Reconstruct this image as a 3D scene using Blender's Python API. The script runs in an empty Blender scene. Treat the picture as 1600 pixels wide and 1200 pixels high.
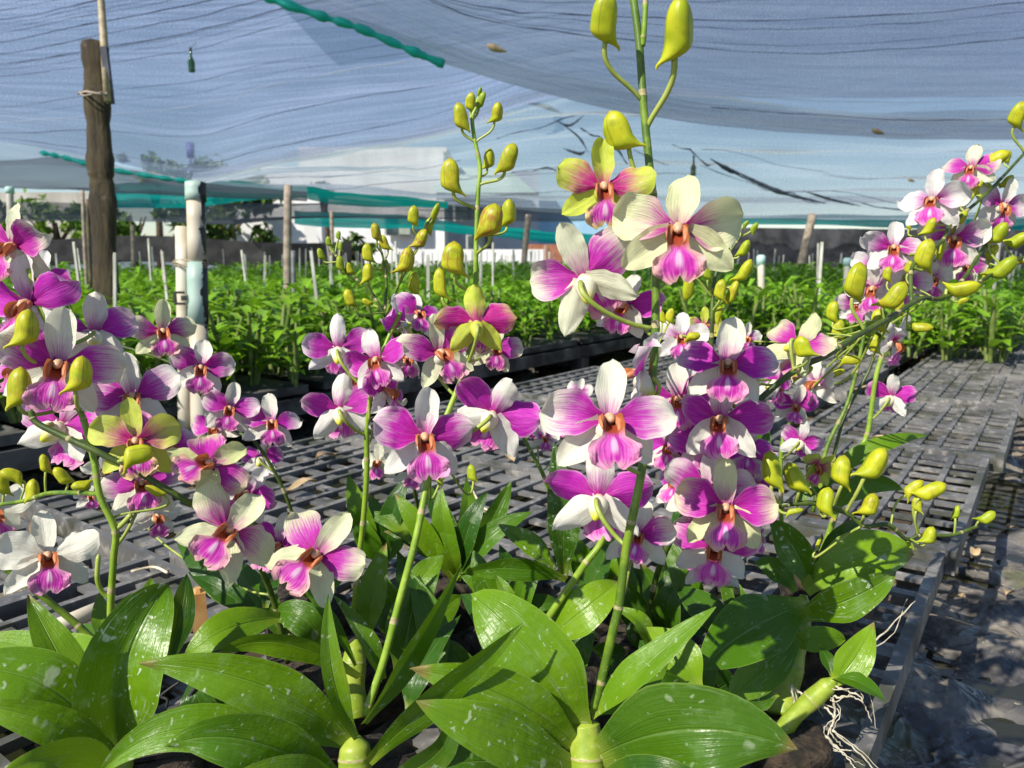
import bpy, math, random
import numpy as np
from mathutils import Vector, Matrix
R = math.radians
random.seed(7); rng = np.random.default_rng(7)
S = bpy.context.scene
COL = S.collection
# ------------------------------------------------------------------ camera, sky, sun
F = 1208.0; PITCH = math.atan(200/F); CP, SP = math.cos(PITCH), math.sin(PITCH)
CAMZ = 0.60; ZB = 0.22                      # camera and bench height above the ground
cam = bpy.data.cameras.new('camera'); camo = bpy.data.objects.new('camera', cam); COL.objects.link(camo)
cam.sensor_width = 36; cam.lens = 36*F/1600; cam.clip_start = .02; cam.clip_end = 400
camo.location = (0, 0, CAMZ); camo.rotation_euler = (math.pi/2 - PITCH, 0, 0)
cam.dof.use_dof = True; cam.dof.focus_distance = .56; cam.dof.aperture_fstop = 15
S.camera = camo
SUN = Vector((.54, .50, -.70)).normalized()      # direction the light travels
elev = math.asin(-SUN.z); azim = math.atan2(-SUN.x, -SUN.y)
w = bpy.data.worlds.new('World'); S.world = w; w.use_nodes = True
nt = w.node_tree; sky = nt.nodes.new('ShaderNodeTexSky'); sky.sky_type = 'NISHITA'
sky.sun_disc = False; sky.sun_elevation = elev; sky.sun_rotation = azim
sky.air_density = 1.0; sky.dust_density = .25; sky.ozone_density = 3.0
bg = nt.nodes['Background']; nt.links.new(sky.outputs[0], bg.inputs[0]); bg.inputs[1].default_value = .10
sl = bpy.data.lights.new('sun', 'SUN'); sl.energy = 5.0; sl.angle = R(.6); sl.color = (1, .94, .84)
so = bpy.data.objects.new('sun', sl); COL.objects.link(so)
so.rotation_euler = SUN.to_track_quat('-Z', 'Y').to_euler()
S.view_settings.view_transform = 'Standard'; S.view_settings.look = 'None'
S.view_settings.exposure = 0.45; S.view_settings.gamma = 1; S.view_settings.use_curve_mapping = False
S.cycles.use_denoising = True
S.cycles.max_bounces = 10; S.cycles.transparent_max_bounces = 24
S.cycles.sample_clamp_indirect = 4
# ------------------------------------------------------------------ helpers
def P(x, y, d):
    """point seen at photo position x, y at depth d metres"""
    a = (x-800)/F; b = -(y-600)/F
    return Vector((d*a, d*(CP + b*SP), CAMZ + d*(-SP + b*CP)))
def Pz(x, y, z):
    b = -(y-600)/F
    return P(x, y, (z-CAMZ)/(-SP + b*CP))
BY = R(36); BD = Vector((math.sin(BY), math.cos(BY), 0)); BR = Vector((math.cos(BY), -math.sin(BY), 0))
def Bn(al, off, z): return BD*al + BR*off + Vector((0, 0, z))
ROTB = -BY                                     # z-rotation that puts local y along the benches
def proj(p):
    q = p - Vector((0, 0, CAMZ)); f = q.y*CP - q.z*SP; u = q.y*SP + q.z*CP
    return (800 + F*q.x/f, 600 - F*u/f, f) if f > .01 else (0, 0, -1)
class MB:
    def __init__(s): s.v = []; s.f = []; s.m = []; s.uv = []
    def add(s, v, f, m=0, uv=None):
        o = len(s.v); s.v += [tuple(p) for p in v]; s.f += [tuple(i+o for i in q) for q in f]; s.m += [m]*len(f)
        s.uv += uv if uv is not None else [(0, 0)]*len(v)
        return s
    def box(s, c, h, m=0, rot=None):
        v = [Vector((sx*h[0], sy*h[1], sz*h[2])) for sz in (-1, 1) for sy in (-1, 1) for sx in (-1, 1)]
        if rot is not None: v = [rot @ p for p in v]
        c = Vector(c)
        return s.add([p+c for p in v], [(0, 2, 3, 1), (4, 5, 7, 6), (0, 1, 5, 4), (2, 6, 7, 3), (0, 4, 6, 2), (1, 3, 7, 5)], m)
    def tube(s, pts, rad, n=8, m=0, caps=True, mfun=None):
        pts = [Vector(p) for p in pts]; k = len(pts)
        rad = rad if hasattr(rad, '__len__') else [rad]*k
        v = []; uv = []; nrm = None
        for i, p in enumerate(pts):
            t = (pts[min(i+1, k-1)] - pts[max(i-1, 0)]).normalized()
            if nrm is None: nrm = t.orthogonal().normalized()
            nrm = (nrm - t*nrm.dot(t)).normalized(); b = t.cross(nrm)
            for j in range(n):
                a = 2*math.pi*j/n
                v.append(p + (nrm*math.cos(a) + b*math.sin(a))*rad[i]); uv.append((j/n, i/max(k-1, 1)))
        o = len(s.v); s.v += [tuple(p) for p in v]; s.uv += uv
        for i in range(k-1):
            for j in range(n):
                j2 = (j+1) % n
                s.f.append((o+i*n+j, o+i*n+j2, o+(i+1)*n+j2, o+(i+1)*n+j)); s.m.append(mfun(i) if mfun else m)
        if caps:
            s.f.append(tuple(o+j for j in reversed(range(n)))); s.m.append(m)
            s.f.append(tuple(o+(k-1)*n+j for j in range(n))); s.m.append(m)
        return s
    def grid(s, V, UV, m=0):
        a, b = len(V), len(V[0])
        s.add([p for r in V for p in r], [(i*b+j, i*b+j+1, (i+1)*b+j+1, (i+1)*b+j) for i in range(a-1) for j in range(b-1)], m,
              [q for r in UV for q in r])
        return s
    def mesh(s, name, mats, smooth=True):
        me = bpy.data.meshes.new(name); me.from_pydata(s.v, [], s.f)
        for mt in mats: me.materials.append(mt)
        me.polygons.foreach_set('material_index', s.m)
        me.polygons.foreach_set('use_smooth', [smooth]*len(s.f))
        l = me.uv_layers.new(name='UVMap'); li = np.empty(len(me.loops), dtype=np.int32); me.loops.foreach_get('vertex_index', li)
        l.data.foreach_set('uv', np.array(s.uv, dtype=np.float32)[li].ravel())
        me.update(); return me
MW = {}
def link(name, me, parent=None, M=None):
    """link an object whose world matrix is M, under parent"""
    o = bpy.data.objects.new(name, me); COL.objects.link(o)
    M = Matrix.Identity(4) if M is None else M
    if parent is not None:
        o.parent = parent; o.matrix_basis = MW[parent.name].inverted() @ M
    else: o.matrix_basis = M
    MW[o.name] = M.copy(); return o
def tag(o, label=None, cat=None, group=None, kind=None):
    for k, v in (('label', label), ('category', cat), ('group', group), ('kind', kind)):
        if v: o[k] = v
    return o
def T(p): return Matrix.Translation(Vector(p))
def thing(name, loc, label, cat, group=None, M=None):
    return tag(link(name, None, None, M if M is not None else T(loc)), label, cat, group)
def worldmesh(name, mb, mats, parent, at=None, smooth=True):
    """mesh given in world coordinates, its origin moved to at"""
    at = Vector(at) if at is not None else (Vector(parent.matrix_basis.translation) if parent else Vector((0, 0, 0)))
    mb.v = [(p[0]-at.x, p[1]-at.y, p[2]-at.z) for p in mb.v]
    return link(name, mb.mesh(name, mats, smooth), parent, T(at))
def spline(pts, n):
    """smooth (centripetal-ish Catmull-Rom) resampling of Vectors"""
    p = [Vector(q) for q in pts]; p = [p[0]*2-p[1]] + p + [p[-1]*2-p[-2]]
    out = []
    for i in range(1, len(p)-2):
        for k in range(n):
            t = k/n; a, b, c, d = p[i-1], p[i], p[i+1], p[i+2]
            out.append(.5*((2*b) + (c-a)*t + (2*a-5*b+4*c-d)*t*t + (3*b-a-3*c+d)*t**3))
    out.append(p[-2].copy()); return out
def bez(a, b, c, d, n):
    return [a*(1-t)**3 + b*3*t*(1-t)**2 + c*3*t*t*(1-t) + d*t**3 for t in [i/n for i in range(n+1)]]
def ss(a, b, x):
    t = max(0, min(1, (x-a)/(b-a))); return t*t*(3-2*t)
# ------------------------------------------------------------------ materials
class NT:
    def __init__(s, name):
        s.mat = bpy.data.materials.new(name); s.mat.use_nodes = True; s.t = s.mat.node_tree; s.t.nodes.clear()
        s.out = s.n('OutputMaterial')
    def n(s, typ, ins=None, **kw):
        nd = s.t.nodes.new('ShaderNode'+typ)
        for k, v in kw.items(): setattr(nd, k, v)
        for k, v in (ins or {}).items(): s.set(nd.inputs[k], v)
        return nd
    def set(s, sock, v):
        if isinstance(v, bpy.types.NodeSocket): s.t.links.new(v, sock)
        elif isinstance(v, bpy.types.Node): s.t.links.new(v.outputs[0], sock)
        else:
            if isinstance(v, tuple) and len(v) == 3 and sock.type == 'RGBA': v = v + (1,)
            sock.default_value = v
    def math(s, op, a, b=0.0, clamp=False):
        return s.n('Math', {0: a, 1: b}, operation=op, use_clamp=clamp).outputs[0]
    def mix(s, f, a, b, mode='MIX'):
        nd = s.n('Mix', data_type='RGBA', blend_type=mode)
        s.set(nd.inputs[0], f); s.set(nd.inputs[6], a); s.set(nd.inputs[7], b); return nd.outputs[2]
    def rng(s, v, a, b, c=0.0, d=1.0, interp='SMOOTHSTEP'):
        return s.n('MapRange', {0: v, 1: a, 2: b, 3: c, 4: d}, interpolation_type=interp).outputs[0]
    def attr(s, name): return s.n('Attribute', attribute_name=name, attribute_type='OBJECT').outputs['Fac']
    def noise(s, vec, scale, detail=3, rough=.55):
        return s.n('TexNoise', {'Vector': vec, 'Scale': scale, 'Detail': detail, 'Roughness': rough}).outputs[0]
    def uv(s):
        x = s.n('SeparateXYZ', {0: s.n('UVMap')}); return x.outputs[0], x.outputs[1]
    def comb(s, x, y, z=0.0): return s.n('CombineXYZ', {0: x, 1: y, 2: z}).outputs[0]
    def obj(s): return s.n('TexCoord').outputs['Object']
    def pos(s): return s.n('NewGeometry').outputs['Position']
    def rand(s): return s.n('ObjectInfo').outputs['Random']
    def bump(s, h, strength=.3, dist=.002): return s.n('Bump', {'Strength': strength, 'Distance': dist, 'Height': h}).outputs[0]
    def done(s, col, rough=.6, normal=None, trans=0, tcol=None, spec=.5, coat=0, metal=0):
        b = s.n('BsdfPrincipled', {'Base Color': col, 'Roughness': rough, 'Specular IOR Level': spec, 'Coat Weight': coat, 'Metallic': metal})
        if normal is not None: s.set(b.inputs['Normal'], normal)
        sh = b.outputs[0]
        if trans:
            tr = s.n('BsdfTranslucent', {'Color': tcol if tcol is not None else col})
            sh = s.n('MixShader', {0: trans, 1: sh, 2: tr.outputs[0]}).outputs[0]
        s.set(s.out.inputs[0], sh); return s.mat
MAG = (.50, .014, .41); MAGDEEP = (.40, .004, .24); WHITE = (.80, .77, .74); CREAM = (.76, .78, .46); YEL = (.58, .66, .05)
def petal_mat(name, base_scale, vein):
    t = NT(name); u, v = t.uv(); r = t.rand(); mag = t.attr('mag'); cream = t.attr('cream'); hue = t.attr('hue')
    seed = t.math('MULTIPLY', r, 37.0)
    um = t.math('ABSOLUTE', t.math('SUBTRACT', u, .5))
    vn = t.noise(t.comb(t.math('MULTIPLY', u, 34.0), t.math('MULTIPLY', v, 1.8), seed), 1.0, 3)
    bn = t.noise(t.comb(t.math('MULTIPLY', u, 3.0), t.math('MULTIPLY', v, 3.0), seed), 1.3, 2)
    x = t.math('ADD', v, t.math('MULTIPLY', t.math('SUBTRACT', vn, .5), vein))
    x = t.math('ADD', x, t.math('MULTIPLY', t.math('SUBTRACT', bn, .5), .30))
    x = t.math('ADD', x, t.math('MULTIPLY', um, .18))
    mg = t.math('MULTIPLY', mag, base_scale)
    x = t.math('SUBTRACT', x, mg)
    f = t.rng(x, .32, -.28)
    tip = t.mix(t.rng(cream, 0, .5, interp='LINEAR'), WHITE, CREAM)
    tip = t.mix(t.rng(cream, .5, 1.0, interp='LINEAR'), tip, YEL)
    # green-yellow at the very base of the sepals, fine pale veins
    fine = t.noise(t.comb(t.math('MULTIPLY', u, 60.0), t.math('MULTIPLY', v, 3.0), seed), 1.0, 1)
    tip = t.mix(t.rng(fine, .50, .66, 0, .38), tip, (.56, .58, .36))
    tip = t.mix(t.math('MULTIPLY', t.rng(vn, .56, .66), t.math('MULTIPLY', t.rng(mg, .0, .5), t.rng(x, .65, .2, 0, .40))), tip, (.62, .22, .52))
    mcol = t.mix(t.rng(v, .0, .55), MAGDEEP, MAG)
    mcol = t.mix(hue, mcol, (.50, .006, .13))
    mcol = t.mix(t.rng(vn, .5, .75, 0, .40), mcol, (.26, .004, .23))
    mcol = t.mix(t.rng(fine, .52, .70, 0, .24), mcol, (.70, .22, .62))
    mcol = t.mix(t.rng(vn, .44, .30, 0, .18), mcol, (.74, .30, .66))
    edge = t.rng(um, .43, .5, 0, .55)
    col = t.mix(f, tip, mcol); col = t.mix(t.math('MULTIPLY', edge, f), col, (.75, .42, .66))
    nb = t.bump(t.math('ADD', t.math('ADD', t.math('MULTIPLY', vn, .8), fine), t.math('MULTIPLY', t.noise(t.obj(), 140, 3), 1.2)), .55, .0009)
    return t.done(col, .52, nb, .30, None, .35)
M_PETAL = petal_mat('petal_magenta_white', 1.0, .80)
M_SEPAL = petal_mat('sepal_white', .30, .75)
def lip_mat():
    t = NT('lip_magenta'); u, v = t.uv(); r = t.rand(); seed = t.math('MULTIPLY', r, 31.0); um = t.math('ABSOLUTE', t.math('SUBTRACT', u, .5))
    vn = t.noise(t.comb(t.math('MULTIPLY', u, 24.0), t.math('MULTIPLY', v, 2.5), seed), 1.0, 3)
    e = t.math('ADD', um, t.math('MULTIPLY', t.math('SUBTRACT', vn, .5), .25))
    thr = t.mix(t.rng(um, .1, .4), (.32, .05, .02), (.50, .16, .055))
    mid = t.mix(t.rng(vn, .4, .62), (.52, .015, .36), (.62, .10, .46))
    rim = t.mix(t.attr('cream'), (.70, .30, .52), (.72, .50, .22))
    lob = t.mix(t.rng(e, .22, .48), mid, rim)
    lob = t.mix(t.rng(t.math('ADD', v, t.math('MULTIPLY', t.math('SUBTRACT', vn, .5), .3)), .86, 1.0), lob, rim)
    cr = t.math('MULTIPLY', t.rng(um, .10, .03), t.math('MULTIPLY', t.rng(v, .52, .64), t.rng(v, .86, .74)))
    lob = t.mix(t.math('MULTIPLY', cr, .7), lob, (.80, .62, .74))
    col = t.mix(t.rng(t.math('ADD', v, t.math('MULTIPLY', t.math('SUBTRACT', vn, .5), .2)), .44, .58), thr, lob)
    return t.done(col, .5, t.bump(vn, .6, .0012), .25, None, .35)
M_LIP = lip_mat()
def simple(name, c1, c2, scale=8, rough=.6, bump=.2, dist=.003, coords='obj', **kw):
    t = NT(name); vec = t.obj() if coords == 'obj' else t.pos()
    n = t.noise(vec, scale, 5); f = t.rng(n, .35, .65)
    return t.done(t.mix(f, c1, c2), rough, t.bump(n, bump, dist) if bump else None, **kw)
M_COLUMN = simple('column_cream', (.64, .36, .20), (.74, .50, .32), 300, .45, .1, .0005, trans=.15)
def column_side():
    return simple('column_orange', (.50, .17, .07), (.58, .24, .11), 250, .5, .1, .0005, trans=.15)
M_COLSIDE = column_side()
def spur_mat():
    t = NT('spur_cream'); u, v = t.uv(); c = t.mix(t.rng(v, .45, .95), (.80, .77, .60), (.66, .64, .05))
    c = t.mix(t.rng(t.attr('cream'), .4, 1), c, (.55, .60, .07)); return t.done(c, .5, None, .25, None, .35)
M_SPUR = spur_mat()
def stem_mat(name, a, b, tipc):
    t = NT(name); n = t.noise(t.obj(), 60, 3); u, v = t.uv(); c = t.mix(t.rng(n, .4, .62), a, b)
    c = t.mix(t.math('MULTIPLY', t.rng(t.noise(t.obj(), 420, 2), .62, .72), .5), c, tipc)
    return t.done(c, .42, t.bump(n, .15, .001), .08, None, .5)
M_STEM = stem_mat('flower_stem_green', (.085, .16, .012), (.19, .29, .022), (.34, .40, .12))
M_STEMDARK = stem_mat('flower_stem_olive', (.045, .075, .012), (.085, .13, .018), (.16, .18, .07))
M_STEMLIME = stem_mat('flower_stem_lime', (.19, .31, .02), (.27, .40, .035), (.5, .55, .2))
M_PED = stem_mat('pedicel_lime', (.25, .34, .04), (.36, .42, .08), (.5, .45, .25))
M_NODE = simple('node_bract_tan', (.42, .36, .18), (.28, .24, .10), 300, .7, .3, .0005)
def bud_mat():
    t = NT('bud_lime'); u, v = t.uv(); seed = t.math('MULTIPLY', t.rand(), 19.0)
    vn = t.noise(t.comb(t.math('SINE', t.math('MULTIPLY', u, 6.2832)), t.math('MULTIPLY', v, 1.1), seed), 5.0, 2)
    ln = t.noise(t.comb(t.math('MULTIPLY', u, 60.0), t.math('MULTIPLY', v, 2.2), seed), 1.0, 2)
    g = t.mix(t.rng(t.noise(t.comb(u, v, seed), 3.0, 2), .35, .65), (.40, .47, .012), (.58, .60, .02))
    g = t.mix(t.rng(v, .0, .18, .35, 0), g, (.70, .55, .05))
    g = t.mix(t.attr('green'), g, (.24, .38, .02))
    redf = t.math('MULTIPLY', t.attr('red'), t.rng(t.math('ADD', t.math('MULTIPLY', vn, .7), t.math('MULTIPLY', ln, .5)), .50, .78))
    c = t.mix(redf, g, (.34, .05, .03))
    c = t.mix(t.rng(ln, .60, .75, 0, .22), c, (.20, .26, .015))
    sm = t.math('ABSOLUTE', t.math('SINE', t.math('MULTIPLY', u, 9.4248))); c = t.mix(t.math('MULTIPLY', t.rng(sm, .10, .02), t.rng(v, .25, .5, 0, .55)), c, (.16, .17, .012))
    c = t.mix(t.rng(v, .90, 1.0, 0, .5), c, (.30, .20, .03)); c = t.mix(t.rng(t.noise(t.obj(), 5, 3), .56, .72, 0, .45), c, (.26, .30, .02))
    return t.done(c, .40, t.bump(ln, .16, .0008), .24, None, .4)
M_BUD = bud_mat()
def leaf_mat(name, dark, light, spotc=(.46, .54, .36)):
    t = NT(name); u, v = t.uv(); o = t.obj(); r = t.rand(); seed = t.math('MULTIPLY', r, 23.0)
    oo = t.n('VectorMath', {0: o, 1: t.comb(seed, seed, 0.0)}, operation='ADD').outputs[0]
    big = t.noise(oo, 14, 3); vn = t.noise(t.comb(t.math('MULTIPLY', u, 44.0), t.math('MULTIPLY', v, 1.6), seed), 1.0, 2)
    um = t.math('ABSOLUTE', t.math('SUBTRACT', u, .5))
    c = t.mix(t.rng(t.math('ADD', big, t.math('MULTIPLY', t.math('SUBTRACT', r, .5), .5)), .3, .7), dark, light)
    c = t.mix(t.rng(vn, .45, .7, 0, .22), c, tuple(k*.6 for k in dark))
    c = t.mix(t.rng(um, .020, .004, 0, .45), c, (.16, .27, .05))
    c = t.mix(t.rng(um, .475, .5, 0, .5), c, (.25, .36, .06))
    c = t.mix(t.rng(v, .16, .0, 0, .75), c, (.30, .38, .04))
    tipn = t.math('ADD', v, t.math('MULTIPLY', t.math('SUBTRACT', t.noise(oo, 40, 3), .5), .12)); old = t.rng(r, .55, .75)
    c = t.mix(t.math('MULTIPLY', old, t.rng(tipn, .90, .97, 0, .8)), c, (.26, .17, .06))
    c = t.mix(t.rng(t.noise(oo, 9, 4, .6), .60, .74, 0, .5), c, (.20, .27, .012))
    # dried spray residue: fine flecks and larger blotches
    sp = t.attr('spots')
    st = t.n('VectorMath', {0: oo, 1: (1.0, 1.0, 1.0)}, operation='MULTIPLY').outputs[0]
    patch = t.rng(t.math('ADD', t.noise(oo, 26, 3), t.math('MULTIPLY', sp, .12)), .46, .62)
    dv = t.n('VectorMath', {0: oo, 1: t.n('VectorMath', {0: t.n('TexNoise', {'Vector': oo, 'Scale': 70.0, 'Detail': 2.0}).outputs[1], 1: (.022, .022, .022)}, operation='MULTIPLY').outputs[0]}, operation='ADD').outputs[0]
    flv = t.n('TexVoronoi', {'Vector': dv, 'Scale': 230.0}, feature='F1'); fsz = t.math('MULTIPLY', t.n('SeparateColor', {0: flv.outputs[1]}).outputs[1], .42)
    fleck = t.math('MULTIPLY', t.math('MULTIPLY', t.rng(t.math('SUBTRACT', fsz, flv.outputs[0]), -.02, .16), t.rng(t.n('SeparateColor', {0: flv.outputs[1]}).outputs[0], .35, .5)), patch)
    bl = t.n('TexVoronoi', {'Vector': dv, 'Scale': 55.0, 'Randomness': 1.0}, feature='F1'); blo = t.rng(bl.outputs[0], .26, .14)
    pick = t.rng(t.n('SeparateColor', {0: bl.outputs[1]}).outputs[0], .72, .76)
    blot = t.math('MULTIPLY', t.math('MULTIPLY', blo, pick), .75)
    smear = t.rng(t.noise(t.comb(t.math('MULTIPLY', u, 16.0), t.math('MULTIPLY', v, 5.0), seed), 1.0, 4), .58, .78, 0, .45)
    sf = t.math('MULTIPLY', t.math('MAXIMUM', t.math('MAXIMUM', t.math('MULTIPLY', fleck, .75), blot), smear), sp, clamp=True)
    mot = t.math('MULTIPLY', t.rng(t.noise(oo, 60, 5, .75), .52, .68, 0, .30), sp, clamp=True)
    c = t.mix(mot, c, (.22, .36, .12))
    col = t.mix(sf, c, spotc)
    h = t.math('ADD', t.math('MULTIPLY', vn, .7), t.math('MULTIPLY', sf, .5))
    h = t.math('ADD', h, t.math('MULTIPLY', t.rng(um, .03, .0), -1.2))
    h = t.math('ADD', h, t.math('MULTIPLY', t.noise(oo, 75, 3), 1.9))
    rough = t.math('ADD', .28, t.math('MULTIPLY', sf, .4))
    return t.done(col, rough, t.bump(h, .42, .0014), .22, t.mix(.5, c, (.20, .38, .008)), .38)
M_LEAF = leaf_mat('orchid_leaf_green', (.062, .160, .004), (.130, .255, .005))
M_LEAFL = leaf_mat('orchid_leaf_light', (.110, .235, .005), (.18, .32, .008))
M_LEAFD = leaf_mat('orchid_leaf_dark', (.024, .085, .005), (.058, .140, .006))
def field_leaf():
    t = NT('field_leaf'); p = t.pos(); u, v = t.uv()
    n = t.noise(p, 9, 3); n2 = t.noise(p, 1.1, 2)
    c = t.mix(t.rng(n, .3, .68), (.085, .22, .008), (.21, .43, .018)); c = t.mix(t.rng(n2, .35, .7, 0, .5), c, (.26, .46, .025))
    c = t.mix(t.rng(t.noise(p, 23, 1), .66, .74, 0, .7), c, (.28, .33, .05))
    return t.done(c, .4, None, .3, None, .45)
M_FLEAF = field_leaf()
M_CANE = simple('cane', (.08, .14, .02), (.20, .24, .06), 30, .6, .1)
M_BULB = stem_mat('pseudobulb_lime', (.22, .32, .02), (.34, .42, .05), (.5, .5, .3))
# ------------------------------------------------------------------ ground
def ground_mat():
    t = NT('ground_weed_fabric'); p = t.pos(); n = t.noise(p, 2.2, 6, .65); n2 = t.noise(p, 9, 5, .6); n3 = t.noise(p, 40, 4)
    fab = t.mix(t.rng(n2, .35, .65), (.022, .024, .029), (.095, .096, .105))
    dust = t.mix(t.rng(n3, .3, .7), (.15, .13, .10), (.31, .265, .20))
    c = t.mix(t.rng(t.math('ADD', t.math('MULTIPLY', n, .5), t.math('MULTIPLY', n2, .5)), .45, .60), fab, dust)
    c = t.mix(t.rng(t.noise(p, 3.6, 5), .57, .66, 0, .85), c, (.085, .09, .018))
    c = t.mix(t.rng(t.noise(p, 17, 3), .68, .74), c, (.40, .24, .10))
    z = t.n('SeparateXYZ', {0: p}).outputs[2]
    wet = t.rng(z, .004, -.006)
    c = t.mix(t.math('MULTIPLY', wet, .6), c, (.03, .028, .016))
    n4 = t.noise(t.n('VectorMath', {0: p, 1: t.n('VectorMath', {0: t.n('TexNoise', {'Vector': p, 'Scale': 6.0}).outputs[1], 1: (.6, .6, .6)}, operation='MULTIPLY').outputs[0]}, operation='ADD').outputs[0], 9, 2)
    rid = t.math('SUBTRACT', 1.0, t.math('MULTIPLY', t.math('ABSOLUTE', t.math('SUBTRACT', n4, .5)), 5.0), clamp=True)
    c = t.mix(t.math('MULTIPLY', rid, .22), c, (.30, .28, .24)); c = t.mix(t.rng(t.noise(p, 95, 2), .68, .73), c, (.46, .38, .26))
    return t.done(c, .30, t.bump(t.math('ADD', t.math('ADD', n2, t.math('MULTIPLY', rid, .35)), t.math('MULTIPLY', n3, .15)), .7, .02), spec=.5)
M_GROUND = ground_mat()
def vnoise(x, y, seed=0):
    xi = np.floor(x).astype(int); yi = np.floor(y).astype(int); fx = x-xi; fy = y-yi
    fx = fx*fx*(3-2*fx); fy = fy*fy*(3-2*fy)
    h = lambda a, b: np.modf(np.abs(np.sin(a*127.1 + b*311.7 + seed*17.3)*43758.5453))[0]
    return (h(xi, yi)*(1-fx)+h(xi+1, yi)*fx)*(1-fy) + (h(xi, yi+1)*(1-fx)+h(xi+1, yi+1)*fx)*fy
def ground_h(x, y):
    # crumpled sheet: warped ridged noise
    wx = x + .25*vnoise(x*3, y*3, 5); wy = y + .25*vnoise(x*3, y*3, 9)
    r = 0
    for k, (f, a) in enumerate(((2.0, .034), (4.5, .026), (10, .016), (22, .008), (47, .003))):
        r = r + a*(1-2*np.abs(2*vnoise(wx*f, wy*f, k)-1))
    return r
xs = np.concatenate([np.linspace(-150, -9, 12), np.linspace(-8, -2.2, 20), np.linspace(-2, 4.2, 300), np.linspace(4.5, 12, 24), np.linspace(14, 150, 12)])
ys = np.concatenate([np.linspace(-60, -2, 8), np.linspace(-1, -.1, 8), np.linspace(0, 6, 300), np.linspace(6.3, 20, 40), np.linspace(24, 300, 12)])
X, Y = np.meshgrid(xs, ys); Z = ground_h(X, Y)
far = np.clip((np.hypot(X-1, Y-3)-4)/6, 0, 1); Z = Z*(1-far)
nx, ny = len(xs), len(ys); idx = np.arange(nx*ny).reshape(ny, nx)
q = np.stack([idx[:-1, :-1], idx[:-1, 1:], idx[1:, 1:], idx[1:, :-1]], -1).reshape(-1, 4)
me = bpy.data.meshes.new('ground'); me.from_pydata(np.stack([X, Y, Z], -1).reshape(-1, 3).tolist(), [], q.tolist())
me.polygons.foreach_set('use_smooth', [True]*len(q)); me.materials.append(M_GROUND)
tag(link('ground', me), kind='structure')
t = NT('puddle_water'); n = t.noise(t.pos(), 22, 2)
b = t.n('BsdfPrincipled', {'Base Color': (.020, .021, .010, 1), 'Roughness': .03, 'Specular IOR Level': .6, 'Normal': t.bump(n, .04, .004)})
t.set(t.out.inputs[0], b.outputs[0]); M_WATER = t.mat
# shallow water lying in the hollows of the sheet along the aisle and below the bench
xs = np.linspace(-.6, 2.2, 60); ys = np.linspace(.2, 3.2, 60); X, Y = np.meshgrid(xs, ys)
m = MB(); m.add([(-1.6, .1, .028), (1.75, .1, .028), (1.75, 2.0, .028), (-1.6, 2.0, .028)], [(0, 1, 2, 3)])
tag(worldmesh('puddle_water', m, [M_WATER], None, (0, 0, .028), False), kind='structure')
# ------------------------------------------------------------------ benches and trays
def tray_mat():
    t = NT('tray_plastic'); p = t.pos(); n = t.noise(p, 7, 5); n2 = t.noise(p, 60, 4); r = t.rand()
    c = t.mix(t.rng(n, .3, .7), (.085, .085, .086), (.225, .215, .195)); c = t.mix(t.rng(n2, .5, .7, 0, .6), c, (.44, .41, .36))
    c = t.mix(t.math('MULTIPLY', r, .35), c, (.06, .062, .068))
    c = t.mix(t.rng(t.noise(p, 13, 4), .50, .62, 0, .8), c, (.045, .048, .028))
    return t.done(c, .5, t.bump(n2, .35, .002), spec=.4)
M_TRAY = tray_mat()
M_BLACKRAIL = simple('rail_black_plastic', (.018, .018, .018), (.11, .105, .095), 9, .65, .3, .004)
M_TIMBER = simple('timber_dark', (.05, .035, .02), (.13, .09, .05), 14, .8, .5, .006)
TRL, TRW, TRH = .60, .40, .032
def bar_mesh(lx, ly, lz): return MB().box((0, 0, 0), (lx/2, ly/2, lz/2)).mesh('bar', [M_TRAY], False)
mb = MB()
for sx in (-1, 1): mb.box((sx*(TRW/2-.008), 0, -TRH/2), (.006, TRL/2-.003, TRH/2))
for sy in (-1, 1): mb.box((0, sy*(TRL/2-.008), -TRH/2), (TRW/2-.0145, .005, TRH/2))
ME_TRAYFRAME = mb.mesh('tray_frame', [M_TRAY], False)
ME_LONG = bar_mesh(.010, TRL-.027, .010); ME_SLAT = bar_mesh(TRW-.03, .015, .005); ME_SLAT2 = bar_mesh(TRW-.03, .030, .005)
def tray(al, off, z, rz, label, group):
    M = T(Bn(al, off, z)) @ Matrix.Rotation(ROTB + rz, 4, 'Z') @ Matrix.Rotation(rng.uniform(-.012, .012), 4, 'X')
    o = tag(link('bench_tray', ME_TRAYFRAME, None, M), label, 'tray', group)
    for x in (-.142, -.108, -.052, -.016, .045, .080, .138): link('long_bar', ME_LONG, o, M @ T((x, 0, -.0065)))
    k = 11
    for i in range(k):
        y = -TRL/2 + TRL*(i+.8)/(k+.6)
        link('slat', ME_SLAT2 if i in (0, 5, 10) else ME_SLAT, o, M @ T((0, y, -.0078 if i % 2 else -.0081)))
    return o
rows = []
AL0 = 1.10                                    # far end of the front tray: its corner is the one by the aisle
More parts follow.
